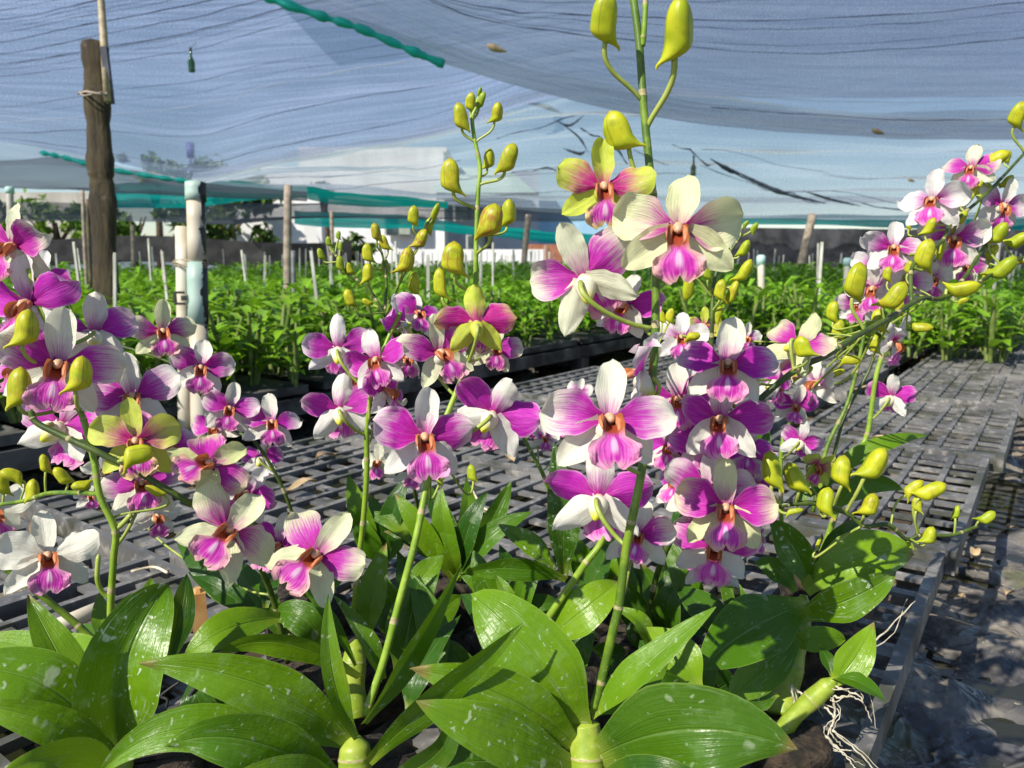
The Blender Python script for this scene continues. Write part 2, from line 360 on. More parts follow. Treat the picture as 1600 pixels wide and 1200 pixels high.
for i in range(-3, 6):
    for j in range(3):
        al = AL0 - .31 + i*.615 + (.0 if j == 0 else rng.uniform(-.03, .03)); off = -.117-.20 - j*.408 + [0, .012, -.01, .02, 0, -.008, .02, .0, .01][i+3]
        if i < -1: continue
        if i >= 1 and j == 0: off += .02*i
        lab = 'grey slatted plastic tray at the aisle corner beside the hanging orchid roots' if (i, j) == (0, 0) else \
              'grey slatted plastic tray %s, %s' % (('in the row along the aisle', 'in the middle row of the bench', 'in the row nearest the black bench')[j], ('nearest the viewer', 'second from the viewer', 'third from the viewer', 'fourth from the viewer', 'fifth from the viewer', 'sixth from the viewer', 'farthest from the viewer')[i+1])
        tray(al, off, ZB + rng.uniform(-.006, .004) + (.0 if j else .002), rng.uniform(-.02, .02), lab, None if (i, j) == (0, 0) else 'slatted trays of the front bench')
def rail(mb, a, b, w, h):
    d = (b-a); L = d.length; c = (a+b)/2; rot = Matrix.Rotation(math.atan2(d.y, d.x), 3, 'Z')
    mb.box(c, (L/2, w/2, h/2), 0, rot)
def bench(label, off0, off1, al0, al1, n, mat, postlen):
    o = thing('orchid_bench', Bn((al0+al1)/2, (off0+off1)/2, 0), label, 'bench')
    for off in (off0, off1):
        mb = MB(); rail(mb, Bn(al0, off, ZB-.062), Bn(al1, off, ZB-.062), .045, .05); worldmesh('rail', mb, [mat], o, smooth=False)
    for i in range(n):
        al = al0 + .2 + (al1-al0-.4)*i/(n-1)
        for off in (off0, off1):
            mb = MB(); mb.box(Bn(al, off, (ZB-.088)/2-.03), (.032, .032, (ZB-.088)/2+.03), 0, Matrix.Rotation(ROTB, 3, 'Z')); worldmesh('leg', mb, [mat], o, smooth=False)
        mb = MB(); rail(mb, Bn(al, off0+.03, ZB-.112), Bn(al, off1-.03, ZB-.112), .04, .045); worldmesh('crossbar', mb, [mat], o, smooth=False)
    return o
bench('low timber bench under the slatted trays in front', -1.28, -.2, -.6, 4.4, 6, M_TIMBER, .3)
bb = bench('black bench holding the dense bed of young orchids', -6.2, -1.86, -1.5, 11, 12, M_BLACKRAIL, .3)
# deck boards of the far bed, mostly below the plants
for k in range(16):
    mb = MB(); al = -1.2 + k*.78; mb.box(Bn(al, -4.03, ZB-.015), (2.18, .36, .012), 0, Matrix.Rotation(ROTB, 3, 'Z')); worldmesh('deck_board', mb, [M_BLACKRAIL], bb, smooth=False)
b2 = thing('orchid_bench', Bn(7, -.7, 0), 'dark deck carrying young orchids at the far end of the tray bench', 'bench')
for k in range(12):
    mb = MB(); mb.box(Bn(4.5+k*.6, -.74, ZB-.02), (.62, .27, .012), 0, Matrix.Rotation(ROTB, 3, 'Z')); worldmesh('deck_board', mb, [M_BLACKRAIL], b2, smooth=False)
for k in range(5):
    for off in (-1.2, -.2):
        mb = MB(); mb.box(Bn(4.6+k*1.5, off, .08), (.03, .03, .11), 0, Matrix.Rotation(ROTB, 3, 'Z')); worldmesh('leg', mb, [M_BLACKRAIL], b2, smooth=False)
# pale pipe lying on the left trays and a strip of orange wood behind the leaves
M_PVC = simple('pvc_cream', (.50, .44, .32), (.64, .58, .46), 20, .5, .1, coords='pos')
M_MINT = simple('pvc_mint', (.34, .55, .50), (.45, .64, .58), 18, .5, .1, coords='pos')
M_BLK = simple('black_peel', (.012, .012, .012), (.03, .03, .03), 40, .7, .3)
m = MB(); m.tube([Pz(70, 988, ZB+.010), Pz(130, 962, ZB+.010), Pz(172, 944, ZB+.010)], .0085, 12)
tag(worldmesh('pvc_pipe', m, [M_PVC], None, Pz(130, 962, ZB+.010)), 'pale cream plastic pipe lying on the left trays behind the leaves', 'pipe')
M_ORANGE = simple('wood_orange', (.42, .20, .05), (.58, .33, .12), 30, .7, .2)
c = Pz(312, 962, ZB+.02); m = MB(); m.box(c, (.007, .007, .026), 0, Matrix.Rotation(.4, 3, 'Z'))
m.tube([c+Vector((0, 0, .025)), c+Vector((0, 0, .030))], [.007, .004], 8); tag(worldmesh('wood_peg', m, [M_ORANGE], None, c, False), 'short orange wooden peg between the leaves of the left orchids', 'peg')
# dry leaves and straws on the trays
M_STRAW = simple('dry_straw', (.55, .46, .30), (.70, .62, .45), 80, .7, .2)
M_DRY = simple('dry_leaf', (.34, .24, .12), (.52, .38, .22), 60, .7, .3)
SL = ('dry pale straw by the cream pipe on the left trays', 'dry pale straw left of the orange peg', 'dry pale straw on the tray behind the centre leaves', 'dry pale straw on the tray below the centre flowers')
LL = ('curled brown leaf on a tray between the left and centre flowers', 'curled brown leaf on a tray right of the centre flowers', 'curled brown leaf on the far aisle trays', 'curled brown leaf on the far aisle trays, the one nearer the edge', 'curled brown leaf on an aisle tray below the straight green stems', 'curled brown leaf on a tray at the far left', 'curled brown leaf on a tray below the small purple flowers')
for si, pts in enumerate((((205, 893), (240, 886), (262, 895)), ((300, 880), (330, 878), (352, 884)), ((735, 760), (752, 790), (768, 800)), ((560, 790), (600, 800), (640, 792)))):
    m = MB(); m.tube(spline([Pz(x, y, ZB+.004) for x, y in pts], 5), .0018, 6)
    tag(worldmesh('dry_straw', m, [M_STRAW], None, Pz(*pts[1], ZB+.004)), SL[si], 'straw', 'dry straws on the trays')
for li, (x, y) in enumerate(((510, 713), (795, 713), (1350, 608), (1410, 612), (1385, 690), (60, 830), (470, 760))):
    c = Pz(x, y, ZB+.005); m = MB(); a = rng.uniform(0, 6.3); L, W_ = .03, .011
    V = []; U = []
    for i in range(7):
        s = i/6; wd = W_*math.sin(math.pi*min(1, s*.95+.03)); V.append([c + Matrix.Rotation(a, 3, 'Z') @ Vector((k*wd, (s-.5)*2*L, .005*abs(k)+.006*math.sin(s*5))) for k in (-1, -.5, 0, .5, 1)]); U.append([(k, s) for k in (0, .25, .5, .75, 1)])
    m.grid(V, U); tag(worldmesh('fallen_leaf', m, [M_DRY], None, c), LL[li], 'leaf', 'dry leaves on the trays')
for li, (x, y) in enumerate(((1520, 895), (1575, 850), (1490, 985), (1570, 970))):
    c = Pz(x, y, 0); c.z = float(ground_h(np.array([c.x]), np.array([c.y]))[0]) + .012; a = rng.uniform(0, 6.3); m = MB(); V = []; U = []
    for i in range(7):
        s = i/6; wd = .009*math.sin(math.pi*min(1, s*.95+.03)); V.append([c + Matrix.Rotation(a, 3, 'Z') @ Vector((k*wd, (s-.5)*.034, .004*abs(k)+.006*math.sin(s*5))) for k in (-1, -.5, 0, .5, 1)]); U.append([(k, s) for k in (0, .25, .5, .75, 1)])
    m.grid(V, U); tag(worldmesh('fallen_leaf', m, [M_DRY], None, c), ('dry leaf on the ground sheet by the front tray corner', 'dry leaf on the ground sheet, farthest along the aisle', 'dry leaf on the ground sheet, the nearest and leftmost one', 'dry leaf on the ground sheet near the right frame edge')[li], 'leaf', 'dry leaves on the ground sheet')
# ------------------------------------------------------------------ shade nets
def net_mat(name, col, opacity, weave=900, tc=None):
    t = NT(name); u, v = t.uv()
    n = t.noise(t.comb(t.math('MULTIPLY', u, 5.0), t.math('MULTIPLY', v, 90.0)), 1.0, 4, .65)
    n2 = t.noise(t.comb(t.math('MULTIPLY', u, 700.0), t.math('MULTIPLY', v, 700.0)), 1.0, 2, .7)
    n2 = t.rng(n2, .42, .58)
    n3 = t.noise(t.comb(t.math('MULTIPLY', u, 3.0), t.math('MULTIPLY', v, 4.0)), 1.0, 3)
    lw = t.n('LayerWeight', {0: .5}).outputs['Facing']
    op = t.math('ADD', opacity, t.math('MULTIPLY', t.math('SUBTRACT', n, .5), .55))
    op = t.math('ADD', op, t.math('MULTIPLY', t.math('SUBTRACT', n2, .5), .26))
    op = t.math('ADD', op, t.math('MULTIPLY', t.math('SUBTRACT', n3, .5), .18))
    op = t.math('ADD', op, t.math('MULTIPLY', t.math('POWER', lw, 8.0), .35), clamp=True)
    wf = t.math('ADD', t.math('MULTIPLY', n2, .60), t.math('MULTIPLY', t.rng(n, .36, .64), .40))
    ca = t.mix(wf, tuple(k*.30 for k in col), tuple(min(.95, k*1.65) for k in col)); d = t.n('BsdfDiffuse', {'Color': ca}); tr = t.n('BsdfTranslucent', {'Color': tc or ca}); tp = t.n('BsdfTransparent', {'Color': (1, 1, 1, 1)})
    f = t.n('MixShader', {0: .5, 1: d.outputs[0], 2: tr.outputs[0]})
    t.set(t.out.inputs[0], t.n('MixShader', {0: op, 1: tp.outputs[0], 2: f.outputs[0]}).outputs[0]); return t.mat
M_NET = net_mat('shade_net_black', (.33, .39, .60), .66)
M_NETB = net_mat('shade_net_blue', (.40, .48, .76), .60)
M_NETC = net_mat('shade_net_pale', (.46, .54, .80), .60)
M_NETD = net_mat('shade_net_dark', (.10, .12, .15), .70)
M_TEAL = net_mat('shade_net_teal', (.01, .34, .29), .98, tc=(.01, .46, .40))
M_TEALS = simple('teal_hem', (.006, .48, .42), (.012, .60, .52), 12, .6, .4, .01, coords='pos', trans=.35)
M_CABLE = simple('net_seam_dark', (.05, .06, .10), (.12, .15, .25), 10, .8, 0)
M_CABLEL = simple('net_seam_light', (.55, .62, .78), (.65, .7, .82), 10, .8, 0)
def cr1(A, n):
    """Catmull-Rom resample of array A (k, ...) along axis 0 to n samples"""
    A = np.asarray(A, float); k = len(A); E = np.concatenate([2*A[:1]-A[1:2], A, 2*A[-1:]-A[-2:-1]]); out = []
    for t in np.linspace(0, k-1, n):
        i = min(int(t), k-2); f = t-i; a, b, c, d = E[i], E[i+1], E[i+2], E[i+3]
        out.append(.5*(2*b+(c-a)*f+(2*a-5*b+4*c-d)*f*f+(3*b-a-3*c+d)*f**3))
    return np.array(out)
def net(label, rows, mat, nu=60, nv=40, ripple=.0, group=None, name='shade_net'):
    A = np.array([[list(P(*q)) for q in r] for r in rows])       # rows x pts x 3
    A = cr1(A, nv); A = np.swapaxes(cr1(np.swapaxes(A, 0, 1), nu), 0, 1)
    uu, vv = np.meshgrid(np.linspace(0, 1, nu), np.linspace(0, 1, nv))
    A[..., 2] += ripple*2.2*(vnoise(uu*5+vv*2, vv*18, 3)-.5) + ripple*.5*(vnoise(uu*26, vv*30, 8)-.5)
    m = MB(); m.grid([[tuple(p) for p in r] for r in A], [[(j/(nu-1), i/(nv-1)) for j in range(nu)] for i in range(nv)])
    at = Vector(A[nv//2, nu//2]); o = worldmesh(name, m, [mat], None, at); tag(o, label, 'shade net', group)
    return o, A
def seam(o, A, pts, rad, mat=None, name='seam', n=40, drop=.012):
    """thread or cable lying along the net through the (s, t) points"""
    nv, nu = A.shape[:2]; q = cr1(np.array(pts), n); out = []
    for s, t in q:
        j = min(max(s, 0), 1)*(nu-1); i = min(max(t, 0), 1)*(nv-1); i0 = min(int(i), nv-2); j0 = min(int(j), nu-2); fi, fj = i-i0, j-j0
        p = (A[i0, j0]*(1-fi)*(1-fj)+A[i0+1, j0]*fi*(1-fj)+A[i0, j0+1]*(1-fi)*fj+A[i0+1, j0+1]*fi*fj)
        out.append(Vector(p) - Vector((0, 0, drop)) + Vector((0, 0, rng.uniform(-.004, .004))))
    m = MB(); m.tube(out, [rad*rng.uniform(.3, .95) for _ in out], 5); return worldmesh(name, m, [mat or M_CABLE], o)
def row(xs, ys, ds):
    if not hasattr(ds, '__len__'): ds = [ds]*len(xs)
    return [(x, y, d) for x, y, d in zip(xs, ys, ds)]
# left sheet
xa = [-300, -60, 130, 300, 420, 560, 700, 900, 1200, 1600, 2100]
oa, A = net('large blue grey shade net sagging overhead on the left', [
    row(xa, [-420]*11, 3.4), row(xa, [-160]*11, 4.2), row(xa, [20, 15, 10, 0, -8, -15, -18, -20, -20, -20, -20], 5.4), row(xa, [120, 130, 140, 150, 135, 120, 108, 70, 70, 70, 70], 6.8),
    row(xa, [205, 216, 246, 282, 258, 232, 205, 146, 150, 150, 150], 8.2)], M_NET, nu=110, nv=70, ripple=.03)
for k in range(26):
    t0 = .33 + .44*k/25 + rng.uniform(-.012, .012); seam(oa, A, [(0, t0), (.12, t0-.05), (.24, t0-.12), (.48, t0-.22), (.70, t0-.30)], (.002, .003, .0055, .0025)[k % 4])
for t0, t1, rd, mt in ((.93, .72, .005, M_CABLEL), (.97, .82, .004, None), (.86, .66, .003, None), (.89, .69, .002, None), (1.0, .93, .004, None)):
    seam(oa, A, [(0, t0), (.12, t0-.03), (.24, (t0+t1)/2-.02), (.48, t1), (.70, t1-.06)], rd, mt)
# teal piping along its lower left hem
m = MB(); m.tube(spline([P(62, 238, 8.1), P(100, 246, 8.1), P(160, 262, 8.1), P(240, 276, 8.1), P(300, 284, 8.1)], 8), [.01+.022*abs(math.sin(i*.9)) for i in range(33)], 6)
worldmesh('hem', m, [M_TEALS], oa)
# right sheet, nearer, its belly hanging
xb = [425, 560, 690, 800, 940, 1120, 1300, 1480, 1650, 1900]
edge = [0, 45, 101, 135, 165, 192, 208, 216, 215, 205]
db = [5.2, 5.3, 5.4, 5.6, 5.8, 6, 6.2, 6.4, 6.4, 6.4]
ob, Bm = net('large blue grey shade net with a hanging belly overhead on the right', [
    row([950, 1000, 1050, 1090, 1130, 1200, 1330, 1490, 1660, 1900], [-460]*10, 2.6), row([700, 770, 850, 920, 1010, 1150, 1310, 1485, 1655, 1900], [-220]*10, 3.2), row([500, 610, 715, 815, 945, 1120, 1300, 1480, 1650, 1900], [min(-60, e-120) for e in edge], [d*.72 for d in db]), row(xb, [e-95 for e in edge], [d*.86 for d in db]),
    row(xb, [e-34 for e in edge], [d*.955 for d in db]), row(xb, edge, [d*1.02 for d in db]), row(xb, [e-14 for e in edge], [d*1.09 for d in db]), row(xb, [e-30 for e in edge], [d*1.17 for d in db])],
    M_NETB, nu=110, nv=70, ripple=.03)
for k in range(14):
    t0 = .22 + .20*k/13 + rng.uniform(-.006, .006); seam(ob, Bm, [(0.02, t0-.05), (.3, t0), (.6, t0-.025), (1, t0-.06)], (.002, .0045, .0025)[k % 3])
seam(ob, Bm, [(0.02, .49), (.3, .54), (.6, .51), (1, .47)], .0025, M_CABLEL)
seam(ob, Bm, [(.55, .60), (.75, .575), (1, .53)], .005)
# teal hem of the right sheet
pts = spline([P(405, -12, 5.15), P(425, -1, 5.15), P(500, 25, 5.2), P(560, 44, 5.25), P(630, 74, 5.3), P(694, 101, 5.38)], 10)
m = MB(); m.tube(pts, [.014+.016*abs(math.sin(i*.55))+.008*rng.random() for i in range(len(pts))], 7); worldmesh('hem', m, [M_TEALS], ob)
# pale sheets beyond
xc = [300, 420, 560, 700, 830, 1000, 1250, 1450, 1700, 1950]
oc, Cm = net('pale blue shade net stretched beyond the others towards the white house', [
    row(xc, [279, 250, 226, 196, 150, 130, 160, 170, 170, 160], 8.8), row(xc, [282, 262, 250, 235, 215, 205, 215, 225, 225, 220], 9.8),
    row(xc, [284, 276, 278, 284, 285, 285, 290, 290, 285, 280], 11.2), row(xc, [286, 292, 305, 325, 337, 338, 339, 338, 334, 330], 12.8)], M_NETC, nu=110, nv=44, ripple=.10)
for pts, rd in (([(.0, .72), (.15, .70), (.35, .45)], .006), ([(.0, .95), (.2, .82), (.42, .62), (.6, .60)], .006), ([(.05, .97), (.2, .93), (.4, .88)], .005), ([(.55, .45), (.65, .66), (.8, .80), (1, .82)], .008),
                ([(.40, .30), (.5, .22), (.58, .16)], .010), ([(.42, .58), (.5, .50)], .008), ([(.36, .62), (.5, .56)], .006), ([(.36, .8), (.5, .70)], .006), ([(.58, .38), (.63, .62), (.72, .86), (.9, .95)], .016), ([(.5, .28), (.545, .5)], .016), ([(.60, .42), (.75, .60), (1, .62)], .005)):
    seam(oc, Cm, pts, rd, n=24)
M_TEAR = simple('net_bunched', (.03, .04, .06), (.09, .11, .15), 14, .8, .4)
for pts, rads in (([(820, 160), (850, 166), (880, 178)], .05), ([(868, 188), (890, 196), (915, 178)], .025), ([(880, 195), (905, 215), (920, 240)], .02), ([(880, 232), (905, 240), (915, 236)], .035), ([(830, 268), (855, 262), (875, 270)], .02), ([(1110, 248), (1140, 266), (1160, 272)], .05), ([(1150, 268), (1190, 288), (1225, 302), (1290, 318)], .05), ([(1255, 298), (1300, 312), (1345, 322)], .03), ([(1080, 345), (1086, 346), (1095, 344)], .02)):
    p = spline([P(x, y, 9.4 if y < 250 else 10.6) for x, y in pts], 6); m = MB(); n_ = len(p)
    m.tube(p, [.7*rads*(.15+.85*math.sin(math.pi*i/(n_-1)))*rng.uniform(.6, 1.1) for i in range(n_)], 6)
    m.v = [(v[0], v[1], v[2]) for v in m.v]; worldmesh('bunched_net', m, [M_TEAR], oc)
# grey sheet far left and teal / dark strips
xd = [-200, 0, 100, 200, 320, 480]
net('dark grey shade net strip low on the far left', [row(xd, [255, 252, 248, 262, 285, 300], 9), row(xd, [285, 284, 282, 285, 298, 310], 9.6), row(xd, [290, 297, 300, 302, 306, 315], 10.2)], M_NETD, 40, 10, .03)
net('pale net flap between the left sheets', [row(xd, [205, 222, 235, 258, 280, 290], 9.6), row(xd, [235, 240, 250, 272, 292, 300], 10), row(xd, [262, 262, 262, 275, 296, 305], 10.3)], M_NETC, 40, 8, .03)
xe = [165, 260, 360, 450, 540, 700]
net('teal green shade net strip hanging behind the mint pipe', [row(xe, [290, 286, 286, 290, 300, 318], 10.5), row(xe, [306, 308, 306, 300, 308, 322], 10.8), row(xe, [320, 330, 322, 308, 318, 326], 11)], M_TEAL, 50, 12, .05)
xf = [-150, 60, 200, 340, 480, 640, 860, 960]
net('low dark net running in front of the trees on the left', [row(xf, [316, 318, 320, 322, 312, 314, 326, 334], 12), row(xf, [334, 336, 338, 340, 330, 332, 338, 342], 12.2), row(xf, [346, 348, 350, 352, 340, 340, 344, 346], 12.4)], M_NETD, 40, 10, .05)
xg = [460, 540, 620, 700, 800, 900, 1010]
net('faded teal net strip in front of the house windows', [row(xg, [332, 334, 338, 346, 356, 364, 366], 13.6), row(xg, [342, 346, 350, 356, 364, 372, 374], 13.8), row(xg, [350, 358, 360, 364, 372, 380, 382], 14)], M_TEAL, 40, 8, .05)
xh = [1050, 1160, 1280, 1400, 1520, 1760]
net('bright teal net band above the black wall net', [row(xh, [338, 338, 336, 335, 335, 335], 14), row(xh, [345, 346, 345, 346, 348, 350], 14.1), row(xh, [351, 352, 353, 356, 360, 362], 14.2)], M_TEAL, 40, 8, .02)
# black wall net on the right
m = MB(); V = []; U = []
for i in range(16):
    V.append([]); U.append([])
    for j in range(60):
        s = j/59; t_ = i/15; x = 1090 + 900*s; top = 355 + 9*s; y = top + (432-top)*t_
        p = P(x, y, 13.2); p.y += .05*math.sin(j*.7) + .04*math.sin(j*1.9+t_*2); V[-1].append(p); U[-1].append((s, t_))
m.grid(V, U); tag(worldmesh('net_wall', m, [simple('net_wall_black', (.018, .019, .022), (.055, .056, .062), 5, .9, .4, .02)], None, P(1400, 400, 13.2)), 'black net wall standing along the right edge of the nursery', 'net wall')
m = MB(); V = []; U = []
for i in range(8):
    V.append([]); U.append([])
    for j in range(40):
        s = j/39; t_ = i/7; x = -150 + 700*s; y = 374 + 6*math.sin(s*9) + (415-374)*t_
        p = P(x, y, 13.0); p.y += .06*math.sin(j*.9); V[-1].append(p); U[-1].append((s, t_))
m.grid(V, U); tag(worldmesh('net_wall', m, [simple('net_wall_dark', (.008, .009, .009), (.03, .03, .03), 5, .9, .4, .02)], None, P(200, 390, 13)), 'dark sagging net wall below the trees on the left', 'net wall')
# ------------------------------------------------------------------ posts, pipes, hanging things
def wood_post_mat():
    t = NT('post_wood'); p = t.obj(); n = t.noise(t.n('VectorMath', {0: p, 1: (30, 30, 3)}, operation='MULTIPLY').outputs[0], 1.0, 5, .65); n2 = t.noise(p, 5, 4)
    c = t.mix(t.rng(n, .3, .7), (.020, .014, .006), (.070, .050, .020)); c = t.mix(t.rng(n2, .5, .66, 0, .7), c, (.06, .052, .012)); c = t.mix(t.rng(t.noise(p, 26, 2), .62, .7, 0, .5), c, (.12, .10, .07))
    return t.done(c, .85, t.bump(n, .8, .01))
M_POST = wood_post_mat()
M_GREYWOOD = simple('grey_wood', (.20, .16, .12), (.34, .28, .22), 22, .85, .5, .004)
M_STEEL = simple('grey_pipe', (.11, .11, .11), (.20, .20, .195), 20, .6, .1)
D1 = 2.75
o = thing('wooden_post', P(166, 470, D1), 'tall dark wooden post with a bamboo pole tied to its top', 'post')
m = MB(); pts = spline([P(148, 66, D1), P(150, 120, D1), P(153, 180, D1), P(157, 260, D1), P(160, 300, D1), P(164, 400, D1), P(168, 520, D1), P(172, 640, D1)], 6)
v = []; k = len(pts); rz = Matrix.Rotation(.35, 3, 'Z')
for i, p in enumerate(pts):
    wv = .044 + .004*math.sin(i*.8) + .002*math.sin(i*2.3); ring = []
    for j in range(12):
        a = 2*math.pi*j/12 + math.pi/12; r = wv/max(abs(math.cos(a)), abs(math.sin(a)))*.93; r = min(r, wv*1.22)
        ring.append(p + rz @ Vector((r*math.cos(a), r*math.sin(a)*.7, .006*math.sin(j*1.7) if i in (0,) else 0)))
    v.append(ring + [ring[0]])
m.grid(v, [[(j/12, i/k) for j in range(13)] for i in range(k)]); m.add(v[0][:12], [tuple(range(12))])
worldmesh('post', m, [M_POST], o)
m = MB(); m.tube([P(152, -80, D1-.03), P(158, 0, D1-.03), P(163, 70, D1-.04), P(168, 158, D1-.05)], [.012, .0125, .014, .013], 8)
worldmesh('bamboo_pole', m, [simple('bamboo', (.30, .24, .14), (.46, .38, .24), 40, .6, .2)], o)
m = MB(); m.box(P(168, 118, D1-.045), (.011, .008, .095), 0, Matrix.Rotation(-.04, 3, 'Y')); worldmesh('splint', m, [simple('splint_blue_black', (.03, .035, .05), (.06, .065, .09), 20, .6, .1)], o, smooth=False)
m = MB(); m.tube([P(122, 146, D1), P(135, 143, D1-.06), P(150, 146, D1-.075), P(166, 148, D1-.07), P(168, 140, D1-.03)], .0045, 6); m.tube([P(124, 144, D1-.03), P(130, 150, D1-.06), P(160, 144, D1-.075)], .003, 5)
worldmesh('tie', m, [M_GREYWOOD], o)
# PVC pipe pair
D2 = 1.95
o = thing('pvc_post', P(318, 690, D2), 'cream and mint plastic pipe post with peeling black edge', 'post')
def seg(x0, y0, x1, y1, r, mat, nm, d=D2, n=20):
    m = MB(); a, b = P(x0, y0, d), P(x1, y1, d); m.tube([a, a.lerp(b, .25), a.lerp(b, .5), a.lerp(b, .75), b], r, n); return worldmesh(nm, m, [mat], o)
def peel_mat(name, c1, c2):
    t = NT(name); p = t.obj(); n = t.noise(p, 16, 5, .7); x = t.n('SeparateXYZ', {0: p}).outputs[0]
    f = t.rng(t.math('ADD', x, t.math('MULTIPLY', t.math('SUBTRACT', n, .5), .05)), .0172, .0200)
    c = t.mix(t.rng(t.noise(p, 9, 3), .3, .7), c1, c2); c = t.mix(f, c, (.012, .012, .012))
    return t.done(c, .5, t.bump(f, .4, .002))
M_PC = peel_mat('pvc_peeling_cream', (.46, .40, .29), (.58, .52, .41)); M_PM = peel_mat('pvc_peeling_mint', (.30, .42, .36), (.38, .50, .43))
def vseg(x, y0, y1, r, mat, nm):        # each segment's origin on the pipe axis so the peeling stays on one side
    m = MB(); a, b = P(x[0], y0, D2), P(x[1], y1, D2); m.tube([a, a.lerp(b, .3), a.lerp(b, .6), b], r, 24); return worldmesh(nm, m, [mat], o, (a+b)/2)
vseg((305.5, 306), 286, 314, .0258, M_PM, 'sleeve'); vseg((306, 308), 313, 412, .0226, M_PC, 'pipe'); vseg((308, 310), 411, 506, .0250, M_PM, 'sleeve'); vseg((310, 314), 505, 740, .0226, M_PC, 'pipe')
seg(285, 355, 290, 690, .0175, M_PVC, 'short_pipe', D2+.02)
m = MB()
for dy, r_ in ((0, .0), (3, .001), (-2, .002)):
    c1, c2 = P(309, 413+dy, D2), P(287, 410+dy, D2+.02); loop = []
    for k in range(25):
        a = 2*math.pi*k/24; c = c2.lerp(c1, .5+.5*math.cos(a)); loop.append(c + Vector((math.cos(a)*(.024+r_), -math.sin(a)*(.027+r_), .006*math.sin(a*2+dy))))
    m.tube(loop, .0017, 5)
worldmesh('wire_tie', m, [simple('wire_tan', (.30, .24, .15), (.45, .37, .25), 60, .6, .1)], o)
m = MB(); c = P(285, 464, D2-.006); m.box(c+Vector((0, -.018, .012)), (.013, .003, .003)); m.box(c+Vector((0, -.018, -.016)), (.013, .003, .003)); m.box(c+Vector((-.011, -.018, -.002)), (.0035, .003, .011)); m.box(c+Vector((.011, -.018, -.002)), (.006, .003, .006))
worldmesh('clip', m, [M_BLK], o, smooth=False)
def stick(name, label, cat, pts, d, r, mat, cap=None, group=None, n=10):
    q = [P(x, y, d) for x, y in pts]; m = MB(); m.tube(spline(q, 4), r, n)
    ob_ = tag(worldmesh(name, m, [mat], None, q[-1]), label, cat, group)
    if cap:
        m = MB(); a = q[0]; m.tube([a+Vector((0, 0, -.03)), a+Vector((0, 0, .012)), a+Vector((0, 0, .02))], [r*1.25, r*1.25, r*.7], 12); worldmesh('cap', m, [cap], ob_)
    return ob_
stick('wooden_post', 'weathered grey wooden post holding up the teal net', 'post', [(450, 290), (449, 400), (449, 520)], 4.3, .022, M_GREYWOOD)
stick('steel_pipe', 'thin dark grey pipe standing in front of the weathered post', 'pipe', [(458, 392), (459, 450), (460, 520)], 3.5, .0105, M_STEEL)
stick('wooden_post', 'slim brown post in front of the pale blue wall', 'post', [(826, 336), (822, 370), (818, 420)], 9, .035, M_GREYWOOD)
stick('wooden_post', 'leaning brown post in front of the black net wall', 'post', [(1270, 335), (1258, 385), (1248, 430)], 9.5, .05, M_GREYWOOD)
stick('pvc_post', 'white plastic pipe standing alone among the far orchids right of the tall spike', 'pipe', [(1189, 405), (1190, 470), (1193, 545)], 3.6, .0165, M_PVC, M_MINT)
stick('pvc_post', 'short white capped pipe by the far right orchid flowers', 'pipe', [(1324, 408), (1323, 440), (1322, 480)], 4.6, .02, M_PVC, M_MINT)
stick('pvc_post', 'grey pipe with mint cap at the far left edge', 'post', [(15, 296), (17, 350), (18, 420)], 5.5, .024, simple('pvc_grey', (.35, .33, .28), (.45, .42, .36), 20, .6, .1), M_MINT)
stick('bamboo_cane', 'thin grey cane leaning beside the dark wooden post', 'cane', [(129, 298), (132, 380), (137, 470)], 3.6, .0085, M_GREYWOOD)
stick('bamboo_cane', 'thin brown cane just left of the dark wooden post', 'cane', [(137, 312), (139, 380), (143, 450)], 3.7, .009, M_TIMBER)
stick('bamboo_cane', 'slim cane standing before the trees right of the dark post', 'cane', [(207, 352), (208, 380), (209, 420)], 7, .02, M_GREYWOOD)
stick('bamboo_cane', 'slim pale cane in front of the white house wall', 'cane', [(518, 330), (519, 370), (519, 415)], 9, .022, M_GREYWOOD)
def bottle(x, y0, y1, d, label, c1):
    a, b = P(x, y0, d), P(x, y1, d); h = (a-b).length; m = MB(); pr = ((0, .0), (.01, .13), (.05, .145), (.45, .145), (.6, .08), (.68, .05), (.97, .05), (1, .0))
    m.tube([b + Vector((0, 0, h*q)) for q, r in pr], [max(r*h, .001) for q, r in pr], 12)
    t = NT('bottle_glass'); g = t.n('BsdfPrincipled', {'Base Color': c1 + (1,), 'Roughness': .12, 'Transmission Weight': .5}); t.set(t.out.inputs[0], g.outputs[0])
    o = tag(worldmesh('glass_bottle', m, [t.mat], None, b), label, 'bottle')
    m = MB(); m.tube([b+Vector((0, 0, h*.93)), b+Vector((0, 0, h*1.05))], .055*h, 8); worldmesh('bottle_cap', m, [M_TIMBER], o)
    m = MB(); m.tube([b+Vector((0, 0, h*1.03)), b+Vector((0, .1, h*1.45))], .002, 5); worldmesh('string', m, [M_GREYWOOD], o)
bottle(300, 78, 113, 4.6, 'small green glass bottle hanging from the left net', (.05, .16, .05))
bottle(1083, 246, 275, 5.6, 'small greenish bottle hanging low between the nets on the right', (.16, .17, .08))
m = MB(); a = P(297, 224, 8.4); m.tube([a, P(298, 246, 8.4)], [.045, .04], 10); m.tube([P(298, 246, 8.4), P(300, 275, 8.4)], .012, 6); tag(worldmesh('hanging_canister', m, [simple('canister_blue', (.07, .08, .30), (.10, .11, .38), 20, .5, 0)], None, a), 'small blue canister hanging behind the left net', 'canister')
